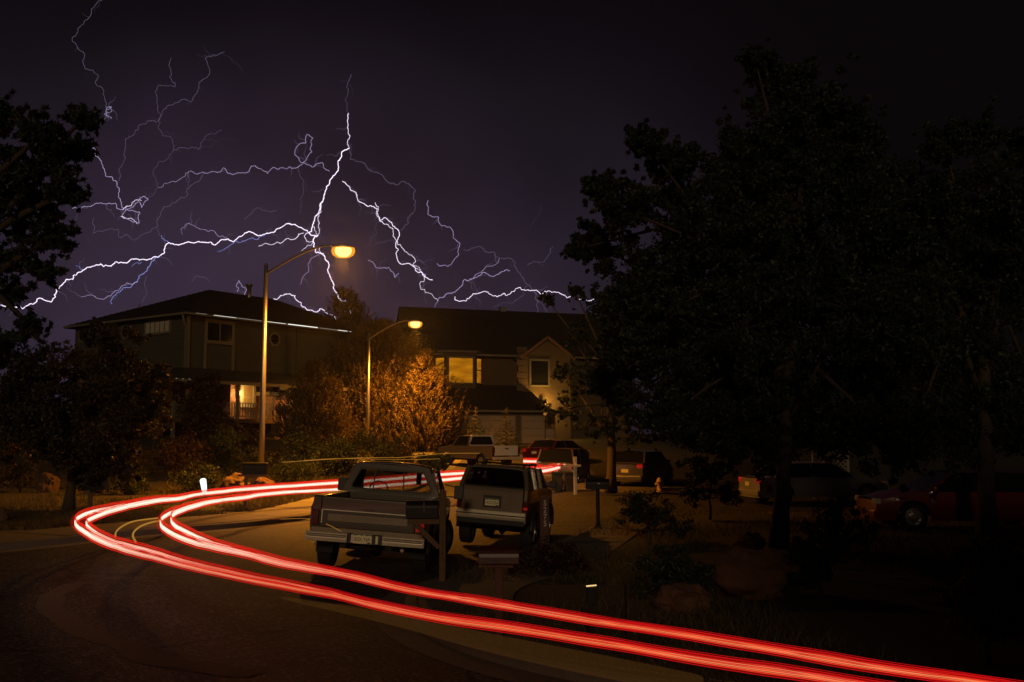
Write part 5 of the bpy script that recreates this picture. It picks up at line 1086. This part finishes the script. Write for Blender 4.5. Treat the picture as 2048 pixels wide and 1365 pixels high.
# generic cars -------------------------------------------------
def car(name, label, cat, loc, yaw, paint, L=4.6, W=1.78, r=.33, belt=.92, roofz=1.42, trunk=.95, hood=.88, gh=(.55, 1.15, 2.75, 3.55), lit_tail=False, head=False, platetxt=None, wagon=False, pitch=0, ax2=None):
    c = thing(name, label, cat, loc, (pitch, 0, yaw)); axl = ax2 or (.85, L - .85); hw = W / 2
    def low(y):
        z = .24
        for a in axl:
            d = abs(y - a)
            if d < r + .07: z = max(z, r + math.sqrt((r + .07) ** 2 - d * d) * .97)
        return z
    def top(y):
        f = ss(0, .5, y); z = trunk - .06 * (1 - f)
        if y > gh[0]: z = trunk + (belt - trunk) * ss(gh[0], gh[1], y)
        if y > gh[3]: z = belt + (hood - belt) * ss(gh[3], gh[3] + .5, y) - .16 * ss(L - .8, L, y)
        return max(z, low(y) + .06)
    def xx(z, y):
        e = 1 - .09 * (1 - ss(0, .4, y)) - .12 * ss(L - .6, L, y); return hw * e * (1 - .05 * ss(belt * .75, belt, z) - .05 * (1 - ss(.24, .45, z)))
    m = MB(); yc = acols(0.0, L, axl, r + .07); RL = side_panel(m, -1, yc, top, low, xx, 7); RR_ = side_panel(m, 1, yc, top, low, xx, 7)
    m.grid([[(x * xx(top(y), y), y, top(y) + .035 * (1 - x * x)) for x in cols(-1, 1, 8)] for y in yc])
    for rows, dy in ((RL[0], -.06), (RL[-1], .08)):
        m.grid([[(-p[0] * -1 * x if False else p[0] * -x, p[1] + dy * (1 - x * x) + 0, p[2]) for p in rows] for x in cols(-1, 1, 8)])
    m.build('body', paint, c, True)
    hr = hw * .80; hb = hw * .93
    for s in (-1, 1):
        m = MB(); m.add([(s * hb, gh[0] + .08, belt + .01), (s * hb, gh[3] - .05, belt + .01), (s * hr, gh[2], roofz - .04), (s * hr, gh[1], roofz - .04)], [(0, 1, 2, 3)]); m.build('side_window', DGLASS, c)
        for pa, pb, pw in (((s * hb, gh[0], belt), (s * hr, gh[1], roofz - .03), .07), ((s * hb, gh[3], belt), (s * hr, gh[2], roofz - .03), .05), ((s * hb * 1.005, (gh[1] + gh[2]) / 2, belt), (s * hr * 1.01, (gh[1] + gh[2]) / 2, roofz - .03), .04)):
            m = MB(); m.beam(pa, pb, pw, .05); m.build('pillar', paint, c)
        m = MB(); x0, x1 = sorted((s * hw * .55, s * hw * .90)); m.box(x0, x1, -.03, .10, trunk - .22, trunk - .06); m.build('tail_light', LENSR, c, bevel=.02)
        m = MB(); m.box(x0, x1, L - .12, L + .03, hood - .26, hood - .12); m.build('headlight', LENSH, c, bevel=.03)
        m = MB(); m.box(s * (hw + .08) - .08, s * (hw + .08) + .08, gh[3] - .25, gh[3] - .17, belt, belt + .12); m.build('mirror', paint, c, bevel=.03)
        for a in axl: wheel(c, s * (hw - .11), a, r, .2, s)
    m = MB(); m.add([(-hb * .95, gh[0], belt + .02), (hb * .95, gh[0], belt + .02), (hr, gh[1], roofz - .03), (-hr, gh[1], roofz - .03)], [(0, 1, 2, 3)]); m.build('rear_window', DGLASS, c)
    m = MB(); m.add([(-hb * .95, gh[3], belt + .02), (hb * .95, gh[3], belt + .02), (hr, gh[2], roofz - .03), (-hr, gh[2], roofz - .03)], [(0, 1, 2, 3)]); m.build('windscreen', DGLASS, c)
    m = MB(); m.grid([[(x, y, roofz - .04 + .05 * (1 - (x / hr) ** 2) + .01 * math.sin(math.pi * (y - gh[1]) / (gh[2] - gh[1]))) for x in cols(-hr, hr, 8)] for y in cols(gh[1], gh[2], 6)]); m.build('roof', paint, c, True)
    for y, nm in ((-.07, 'rear_bumper'), (L - .1, 'front_bumper')):
        m = MB(); m.box(-hw * .88, hw * .88, y, y + .16, .28, .50); m.build(nm, paint, c, bevel=.05)
    m = MB(); m.box(-.16, .16, -.075, -.068, .62, .76); p = m.build('licence_plate', PLATE, c)
    return c
# far white pickup: use the same pieces with a cab forward
def pickup_far(label, loc, yaw):
    c = thing('pickup_truck', label, 'pickup truck', loc, (0, 0, yaw)); paint = mat('cream_pickup_paint', (.17, .125, .085), .5, var=.08, coat=.3); wh = mat('white_tailgate_paint', (.62, .62, .60), .4)
    axl = (1.1, 4.35); r = .37
    def low(y):
        z = .50
        for a in axl:
            d = abs(y - a)
            if d < .45: z = max(z, r + math.sqrt(.45 ** 2 - d * d))
        return z
    m = MB()
    for s in (-1, 1): side_panel(m, s, acols(.05, 5.2, axl, .45), lambda y: 1.20 - .1 * ss(4.0, 5.2, y), low, lambda z, y: .93 - .03 * ss(1.0, 1.2, z), 6)
    m.grid([[(x, y, 1.20 - .1 * ss(4.0, 5.2, y) + .04 * (1 - x * x)) for x in cols(-.9, .9, 6)] for y in cols(3.9, 5.2, 6)]); m.build('body', paint, c, True)
    m = MB(); m.box(-.84, .84, .1, 2.2, .78, .82); m.box(-.84, -.80, .1, 2.2, .82, 1.19); m.box(.8, .84, .1, 2.2, .82, 1.19); m.box(-.9, .9, 2.18, 2.25, .6, 1.2); m.build('bed', paint, c)
    m = MB(); m.box(-.78, .78, .02, .09, .68, 1.21); tgx = m.build('tailgate', wh, c, bevel=.015); m = MB(); m.box(-.1, .1, -.003, .018, 1.02, 1.08); m.build('handle', PLASTIC, tgx)
    textobj('tailgate_lettering', 'FORD', .12, mat('faint_letter', (.4, .4, .39), .5), tgx, (.0, .018, .86), (R(90), 0, 0), .002, sx=2.2) if False else None
    m = MB(); m.box(-.92, .92, -.08, .08, .46, .62); m.build('bumper', DCHROME, c, bevel=.02)
    for s in (-1, 1):
        m = MB(); x0, x1 = sorted((s * .79, s * .92)); m.box(x0, x1, .01, .09, .80, 1.12); m.build('tail_light', LENSD, c)
        m = MB(); m.add([(s * .88, 2.32, 1.2), (s * .88, 3.85, 1.2), (s * .72, 3.35, 1.72), (s * .72, 2.4, 1.72)], [(0, 1, 2, 3)]); m.build('side_window', DGLASS, c)
        m = MB(); m.beam((s * .89, 2.28, 1.2), (s * .73, 2.36, 1.74), .08, .08); m.beam((s * .87, 3.9, 1.18), (s * .72, 3.38, 1.74), .06, .06); m.beam((s * .73, 2.36, 1.73), (s * .72, 3.38, 1.73), .05, .05); m.build('pillar', paint, c)
        for a in axl: wheel(c, s * .82, a, r, .23, s)
    m = MB(); m.grid([[(x, y, 1.73 + .05 * (1 - (x / .74) ** 2)) for x in cols(-.74, .74, 6)] for y in cols(2.32, 3.4, 4)]); m.build('roof', paint, c, True)
    m = MB(); m.ring(rrect(.89, .74, 1.2, 1.77, .1), rrect(.80, .66, 1.24, 1.70, .08), 2.27, 2.33); m.build('cab_back', wh, c)
    m = MB(); m.prism(rrect(.80, .66, 1.24, 1.70, .08), 2.29, 2.30); m.build('rear_window', DGLASS, c)
    m = MB(); m.add([(-.86, 3.9, 1.2), (.86, 3.9, 1.2), (.72, 3.4, 1.73), (-.72, 3.4, 1.73)], [(0, 1, 2, 3)]); m.build('windscreen', DGLASS, c)
    m = MB(); m.box(-.5, .5, .2, 5, .4, .6); m.build('chassis', UNDER, c)
    return c
pp = place(1010, 933, .1)
pickup_far('pale pickup with white tailgate parked uphill on the driveway', pp + Vector((.1, -.4, -.1)), R(38))
WHITEC = mat('white_car_paint', (.26, .26, .25), .3, var=.04, coat=.6); REDC = mat('red_car_paint', (.17, .012, .010), .28, var=.06, coat=.7); MAROON = mat('maroon_car_paint', (.12, .012, .014), .3, coat=.6)
GREYC = mat('grey_car_paint', (.12, .115, .10), .32, metal=.3, coat=.5); TANC = mat('tan_car_paint', (.12, .09, .055), .4, coat=.4)
q = place(1468, 1003, .0); car('sedan', 'white sedan parked side on behind the yard tree trunk', 'car', (q.x + .3, 34.6, g(q.x, 34.6)), R(-78), WHITEC, L=4.8)
car('sedan', 'red car parked in the driveway on the far right', 'car', (13.4, 24.6, g(12, 26) + .14), R(88), REDC, L=4.7, roofz=1.40)
q = place(1262, 984, .13); car('hatchback', 'small grey hatchback with red tail lights behind the street tree', 'car', (q.x + .15, 42.3, g(q.x, 42.3) + .13), R(-28), GREYC, L=4.0, W=1.7, roofz=1.52, belt=1.0, trunk=1.02, gh=(.1, .5, 2.4, 3.1))
q = place(1120, 985, 0); car('van', 'pale tan van parked behind the white wooden post', 'van', (q.x - .1, 44.0, g(q.x, 44) + .02), R(-16), TANC, L=4.0, W=1.75, roofz=1.62, belt=1.02, trunk=1.0, hood=.95, gh=(.1, .4, 3.0, 3.6))
q = at(1070, 915, 55); car('sedan', 'dark maroon car parked at the top of the driveway', 'car', (q.x, 55.5, g(q.x, 55.5) + .05), R(-35), MAROON, L=4.6, roofz=1.38)

# ---------------------------------------------------------------- street furniture
def tubebox(m, x0, x1, y0, y1, z0, z1, n=10):
    """mailbox body: flat bottom, round top, long axis x"""
    cy = (y0 + y1) / 2; ry = (y1 - y0) / 2; P = [(y0, z0), (y1, z0)] + [(cy + ry * math.cos(math.pi * k / n), z1 - ry + ry * math.sin(math.pi * k / n)) for k in range(n + 1)]
    m.prism(P, x0, x1, 'x')
# wooden-post mailbox with brace, in front of the pickup's right corner
b = Vector((at(885, 1140, 16.0).x, 16.0, g(-1.2, 16.0) + .13)); mb = thing('mailbox', 'black mailbox on a wooden arm and numbered post at the pickup corner', 'mailbox', b)
h_ = at(885, 982, 16).z - b.z
m = MB(); m.box(-.05, .05, -.05, .05, -.2, h_); pst = m.build('post', WOOD, mb, bevel=.008)
zb = at(885, 1037, 16).z - b.z; m = MB(); m.box(-.56, -.052, -.045, .045, zb - .09, zb); m.build('arm', WOOD, mb, bevel=.006)
m = MB(); m.beam((-.42, 0, zb - .10), (-.055, 0, zb - .46), .075, .08, (0, 1, 0)); m.build('brace', WOOD, mb)
zt_ = at(885, 1004, 16).z - b.z; m = MB(); tubebox(m, -.58, -.07, -.11, .11, zb + .003, zt_ + .02); bx_ = m.build('box', BLACKM, mb, bevel=.006)
m = MB(); m.box(-.3, -.28, -.125, -.112, zb + .1, zb + .26); m.build('flag', REDBOX, bx_)
for k, ch in enumerate('52700'): textobj('house_number', ch, .085, mat('burnt_number', (.03, .02, .012), .8), mb, (0, -.052, zb - .26 - k * .095), (R(90), 0, 0), .003)
# number post beside the SUV
b = Vector((at(1090, 1070, 21.3).x, 21.3, g(.8, 21.3) + .13)); nb = thing('number_post', 'dark post with white house numbers 5275 beside the silver four wheel drive', 'post', b)
ht = at(1090, 993, 21.3).z - b.z; m = MB(); m.box(-.11, .09, -.03, .03, -.2, ht); m.build('post', DWOOD, nb, bevel=.01)
for k, ch in enumerate('5275'):
    zc = at(1090, 1007 + k * 13.6, 21.3).z - b.z; textobj('house_number', ch, .165, NUMW, nb, (-.0, -.034, zc), (R(90), 0, 0), .004, sx=.85)
# black pedestal mailbox
b = place(1196, 1058, .13); pm = thing('mailbox', 'black mailbox on a slim black pedestal with flared foot', 'mailbox', b); h_ = at(1197, 958, b.y).z - b.z
m = MB(); m.lathe([(.11, 0), (.11, .04), (.07, .12), (.05, .16), (.05, h_ - .26)], 12); m.build('pedestal', BLACKM, pm, True)
m = MB(); tubebox(m, -.32, .30, -.13, .13, h_ - .27, h_); bx_ = m.build('box', BLACKM, pm, bevel=.008); m = MB(); m.lathe([(.015, 0), (.015, .01), (0, .011)], 8, Matrix.Translation((.02, -.13, h_ - .12)) @ Matrix.Rotation(R(90), 4, 'X')); m.build('knob', STEEL, bx_)
# red mailbox near
b = Vector((at(998, 1200, 10.4).x, 10.4, g(-.1, 10.4) + .13)); rm_ = thing('mailbox', 'dark red mailbox on a post just behind the near trails', 'mailbox', b); z1_ = at(998, 1091, 10.4).z - b.z; z0_ = at(998, 1127, 10.4).z - b.z
m = MB(); tubebox(m, -.21, .21, -.11, .11, z0_, z1_); bx_ = m.build('box', REDBOX, rm_, bevel=.008); m = MB(); m.box(-.06, .0, -.14, -.112, z0_ + .03, z0_ + .05); m.build('handle', PLASTIC, bx_)
m = MB(); m.box(-.04, .04, -.04, .04, -.2, z0_ - .002); m.box(-.15, .15, -.06, .06, z0_ - .04, z0_ - .002); m.build('post', DWOOD, rm_, bevel=.006)
# left small mailbox
b = place(184, 1021, .13); lm = thing('mailbox', 'black mailbox on a short tan wooden post by the left tree', 'mailbox', b); hz = at(184, 958, b.y).z - b.z; hb_ = at(184, 980, b.y).z - b.z; s_ = b.y / F
m = MB(); m.box(-8 * s_, 8 * s_ * .3, -.06, .06, -.2, hb_ - .1); m.box(-17 * s_, 18 * s_, -.08, .08, hb_ - .1, hb_); m.build('post', WOOD, lm, bevel=.006)
m = MB(); tubebox(m, -17 * s_, 26 * s_, -.13, .13, hb_ + .003, hz); m.build('box', BLACKM, lm, bevel=.008)
# double mailbox by the lamp
b = place(491, 1018, .13); dm = thing('mailbox', 'wide double mailbox on braced posts in front of the left street lamp', 'mailbox', b); s_ = b.y / F; hz = at(491, 925, b.y).z - b.z; hb_ = at(491, 949, b.y).z - b.z
m = MB(); m.box(-.05, .05, -.05, .05, -.2, hb_); m.beam((.0, 0, hb_ - .5), (.36, 0, hb_ - .06), .06, .07, (0, 1, 0)); m.box(-.25, .62, -.09, .09, hb_ - .06, hb_ + .0); m.build('post', WOOD, dm)
m = MB(); tubebox(m, -.10, .68, -.15, .15, hb_ + .003, hz); m.build('box', BLACKM, dm, bevel=.01); m = MB(); m.beam((-.16, -.1, hz + .14), (-.08, -.1, hz - .01), .02, .02); m.build('flag', REDBOX, dm)
# white wooden post with cross arm
b = place(1151, 985, .13); wp = thing('wooden_post', 'pale wooden post with cross arm and brace at the far kerb', 'post', b); s_ = b.y / F; zz = lambda y: at(1151, y, b.y).z - b.z
m = MB(); m.box(-.06, .06, -.06, .06, -.1, zz(914)); m.build('post', WHITEP, wp, bevel=.01); m = MB(); m.box(-23 * s_, 11 * s_, -.12, -.062, zz(934), zz(929.5)); m.build('cross_arm', WHITEP, wp, bevel=.006)
m = MB(); m.beam((-16 * s_, -.09, zz(934)), (-.03, -.09, zz(945)), .06, .05, (0, 1, 0)); m.build('brace', WHITEP, wp)
# trash bins
for px, lb in ((1115, 'dark wheeled trash bin left of the white wooden post'), (1141, 'dark wheeled trash bin against the white wooden post')):
    b = place(px, 984, .0); b.y += .3; t = thing('trash_bin', lb, 'trash bin', b, group='trash bins at the far kerb'); m = MB()
    V = [(x * .17, y * .2, 0) for x, y in ((-1, -1), (1, -1), (1, 1), (-1, 1))] + [(x * .23, y * .26, .74) for x, y in ((-1, -1), (1, -1), (1, 1), (-1, 1))]; m.add(V, [(3, 2, 1, 0), (4, 5, 6, 7), (0, 1, 5, 4), (1, 2, 6, 5), (2, 3, 7, 6), (3, 0, 4, 7)]); m.build('body', PLASTIC, t, bevel=.02)
    m = MB(); m.prism([(-.3, .742), (.28, .742), (.28, .77), (0, .82), (-.3, .79)], -.25, .25, 'x'); m.build('lid', PLASTIC, t, bevel=.01)
    for s in (-1, 1): m = MB(); m.lathe([(0, -.03), (.1, -.03), (.1, .03), (0, .03)], 12, Matrix.Translation((s * .2, .22, .1)) @ Matrix.Rotation(R(90), 4, 'Y')); m.build('wheel', RUBBER, t)
# fire hydrant
b = place(1319, 984, .13); hy = thing('fire_hydrant', 'yellow fire hydrant at the far kerb right of the hatchback', 'fire hydrant', b)
YEL = mat('yellow_enamel', (.55, .36, .05), .5, bump=.1); m = MB(); m.lathe([(.14, 0), (.14, .04), (.10, .05), (.10, .36), (.125, .37), (.125, .41), (.10, .42), (.085, .50), (.04, .545), (0, .55)], 14); m.build('barrel', YEL, hy, True)
for s in (-1, 1): m = MB(); m.lathe([(.055, 0), (.055, .09), (.035, .1), (0, .1)], 10, Matrix.Translation((s * .07, 0, .29)) @ Matrix.Rotation(R(90) * s, 4, 'Y')); m.build('outlet', YEL, hy, True)
# path light (glowing capsule), tilted
b = place(409, 1000, .13); pl_ = thing('path_light', 'glowing white capsule path light leaning by the far kerb', 'path light', b); k = b.y / F
m = MB(); m.tube([(0, 0, 0), (-.03, 0, 14 * k)], .015, 6); m.build('stake', BLACKM, pl_)
p0 = Vector((2 * k - .03, 0, 13 * k)); p1 = Vector((-3 * k - .03, 0, 42 * k)); m = MB(); m.tube([p0, p0.lerp(p1, .1), p0.lerp(p1, .9), p1], [.04, .085, .11, .05], 12); m.build('tube', emat('white_tube', (.92, 1, .96), 1.6), pl_, True)
# near garden post light with bright top edge
b = Vector((at(1184, 1280, 10.6).x, 10.6, .13)); gl = thing('garden_light', 'short garden post light with a bright top strip, near the trails', 'garden light', b); s_ = 10.6 / F; zz = lambda y: at(1184, y, 10.6).z - b.z
m = MB(); m.box(-.022, .022, -.02, .02, -.1, zz(1212)); m.build('post', BLACKM, gl); m = MB(); m.box(-.055, .05, -.05, .05, zz(1208), zz(1174)); m.build('housing', BLACKM, gl, bevel=.006)
m = MB(); m.beam((-.058, -.03, zz(1172)), (.048, -.03, zz(1170)), .012, .012); m.build('light_strip', emat('warm_strip', (1, .66, .28), 1.1), gl)
b2_ = Vector((at(1252, 1290, 10.6).x, 10.6, .13)); gs = thing('garden_stake', 'thin dark metal stake right of the garden post light', 'stake', b2_); m = MB(); m.tube([(0, 0, -.1), (0, 0, zz(1170))], .011, 8); m.box(-.035, .035, -.012, .012, zz(1170), zz(1166)); m.build('rod', BLACKM, gs)
# yellow painted marks on the asphalt
for (p, q2), lb in (((( 838, 1248), (876, 1236)), 'short yellow paint stripe on the near road, left of two'), (((865, 1260), (906, 1248)), 'short yellow paint stripe on the near road, right of two')):
    a = place(*p, 0); b = place(*q2, 0); d = (b - a).normalized(); n2 = Vector((-d.y, d.x, 0)) * .022; m = MB()
    P0 = [a - n2, b - n2, b + n2, a + n2]; m.add([(v.x, v.y, g(v.x, v.y) + .012) for v in P0] + [(v.x, v.y, g(v.x, v.y) + .002) for v in P0], [(0, 1, 2, 3), (7, 6, 5, 4), (0, 4, 5, 1), (1, 5, 6, 2), (2, 6, 7, 3), (3, 7, 4, 0)])
    o = m.build('road_marking', mat('yellow_marking', (.85, .60, .16), .35, var=.5, scale=90), None); tag(o, lb, 'road marking', 'yellow stripes on the near road')
P3 = [place(x, y, 0) for x, y in sm([(170, 1164), (117, 1182), (96, 1207), (103, 1228), (128, 1239), (149, 1256), (178, 1271), (249, 1288), (275, 1312), (390, 1335), (520, 1350)])]
L_ = offs(P3, -.16); R_ = offs(P3, .16); m = MB(); m.grid([[(p.x + random.uniform(-.05, .05), p.y + random.uniform(-.05, .05), g(p.x, p.y) + .004) for p in l] for l in (L_, P3, R_)])
struct(m.build('road_seam', mat('sandy_gravel', (.085, .066, .042), .95, var=.7, scale=20), fix=False))
# dim light trail on the verge, put in as a pale solid tube
P3 = [p + Vector((0, 0, .03)) for p in path3(sm([(500, 940), (440, 944), (400, 949), (350, 955), (330, 966), (342, 979), (365, 986), (395, 991)]), .13)]
m = MB(); m.tube(P3, .014, 6); o = m.build('verge_streak', mat('tan_streak', (.5, .36, .18), .5), None, True); tag(o, 'thin tan tube for a dim light trail curling over the verge behind the path light', 'dim verge light trail')
# boulders
def rock(label, px, py, wpx, hpx, material, Y=None, seed=0):
    b = place(px, py, .13) if Y is None else Vector((at(px, py, Y).x, Y, g(at(px, py, Y).x, Y) + .12)); k = b.y / F
    bm = bmesh.new(); bmesh.ops.create_icosphere(bm, subdivisions=5, radius=1)
    for v in bm.verts:
        d = noise.noise(v.co * 1.3 + Vector((seed * 7.1, 0, 0))) * .35 + noise.noise(v.co * 3.5 + Vector((0, seed * 3.3, 0))) * .14 + noise.noise(v.co * 9) * .05 - abs(noise.noise(v.co * 2.2 + Vector((4, seed, 0)))) * .12
        v.co *= 1 + d; v.co.x *= wpx * k / 2; v.co.y *= wpx * k / 2.4; v.co.z = v.co.z * hpx * k * .62 + hpx * k * .32
    me = bpy.data.meshes.new('boulder'); bm.to_mesh(me); bm.free(); o = link('boulder', me, material, None, True); o.location = b; tag(o, label, 'boulder', 'garden boulders'); return o
rock('brown boulder behind the double mailbox, the left one', 472, 985, 62, 40, STONEG, Y=38, seed=1); rock('sandstone boulder at the foot of the left street lamp', 522, 990, 58, 42, STONE, Y=36, seed=2)
rock('pale boulder cut by the left picture edge', -4, 1050, 36, 36, STONEG, seed=3); rock('largest reddish boulder in the dark front yard', 1510, 1190, 170, 100, STONE, seed=4)
rock('low red boulder in front of the largest one', 1370, 1225, 110, 60, STONE, seed=5); rock('small flat red boulder beside the yard shrub', 1500, 1100, 60, 36, STONE, seed=6)
rock('round brown boulder under the weeping tree', 95, 985, 40, 40, mat('dark_stone', (.09, .05, .03), .92, var=.45, bump=.9), seed=8); rock('brown boulder at the left edge under the weeping tree', 28, 975, 50, 44, STONEG, seed=9)
# lattice fence panel and its post
b = Vector((at(1735, 950, 33).x, 33, g(12, 33))); lf_ = thing('lattice_panel', 'white diagonal lattice screen between the white sedan and the red car', 'fence', (b.x, 37, g(12, 37))); 
m = MB(); m.ring([(-.6, .5), (.75, .5), (.75, 2.0), (-.6, 2.0)], [(-.54, .56), (.69, .56), (.69, 1.94), (-.54, 1.94)], -.03, .03); m.box(.65, .75, -.04, .04, 0, .499); m.box(-.6, -.5, -.04, .04, 0, .499); m.build('frame', WHITEP, lf_)
for k in range(-7, 8):
    for s in (-1, 1):
        x0 = .075 + k * .18; a = Vector((x0 - s * .69, 0.004 * s, .56)); c2 = Vector((x0 + s * .69, 0.004 * s, 1.94)); d = c2 - a; ts = [0, 1]
        lo, hi = -.54, .69; t0, t1 = 0, 1
        ta, tb = (lo - a.x) / d.x, (hi - a.x) / d.x
        t0 = max(t0, min(ta, tb)); t1 = min(t1, max(ta, tb))
        if t1 - t0 > .05: mm = MB(); mm.beam(a + d * t0, a + d * t1, .035, .008, (0, 1, 0)); mm.build('lath', WHITEP, lf_)
b = Vector((at(1652, 900, 37.5).x, 37.5, g(12, 37.5))); gp = thing('fence_post', 'pale square post standing behind the white sedan roof', 'post', b); m = MB(); m.box(-.11, .11, -.11, .11, 0, at(1652, 868, 37.5).z - b.z); m.build('post', WHITEP, gp, bevel=.02); m = MB(); zz_ = at(1652, 868, 37.5).z - b.z; m.box(-.14, .14, -.14, .14, zz_, zz_ + .06); m.build('cap', WHITEP, gp, bevel=.02)

# ---------------------------------------------------------------- haze added for a glow round the lamps
if GLOW_HAZE:
    hm = bpy.data.materials.new('glow_haze'); hm.use_nodes = True; t = hm.node_tree; t.nodes.clear(); o = N(t, 'ShaderNodeOutputMaterial'); v = N(t, 'ShaderNodeVolumePrincipled')
    v.inputs['Density'].default_value = GLOW_HAZE; v.inputs['Anisotropy'].default_value = .9; v.inputs['Color'].default_value = (.9, .9, .92, 1); t.links.new(v.outputs[0], o.inputs['Volume'])
    m = MB(); m.box(-160, 160, -30, 180, -3, 26); h = m.build('glow_haze', hm); stuff(h); h.display_type = 'WIRE'
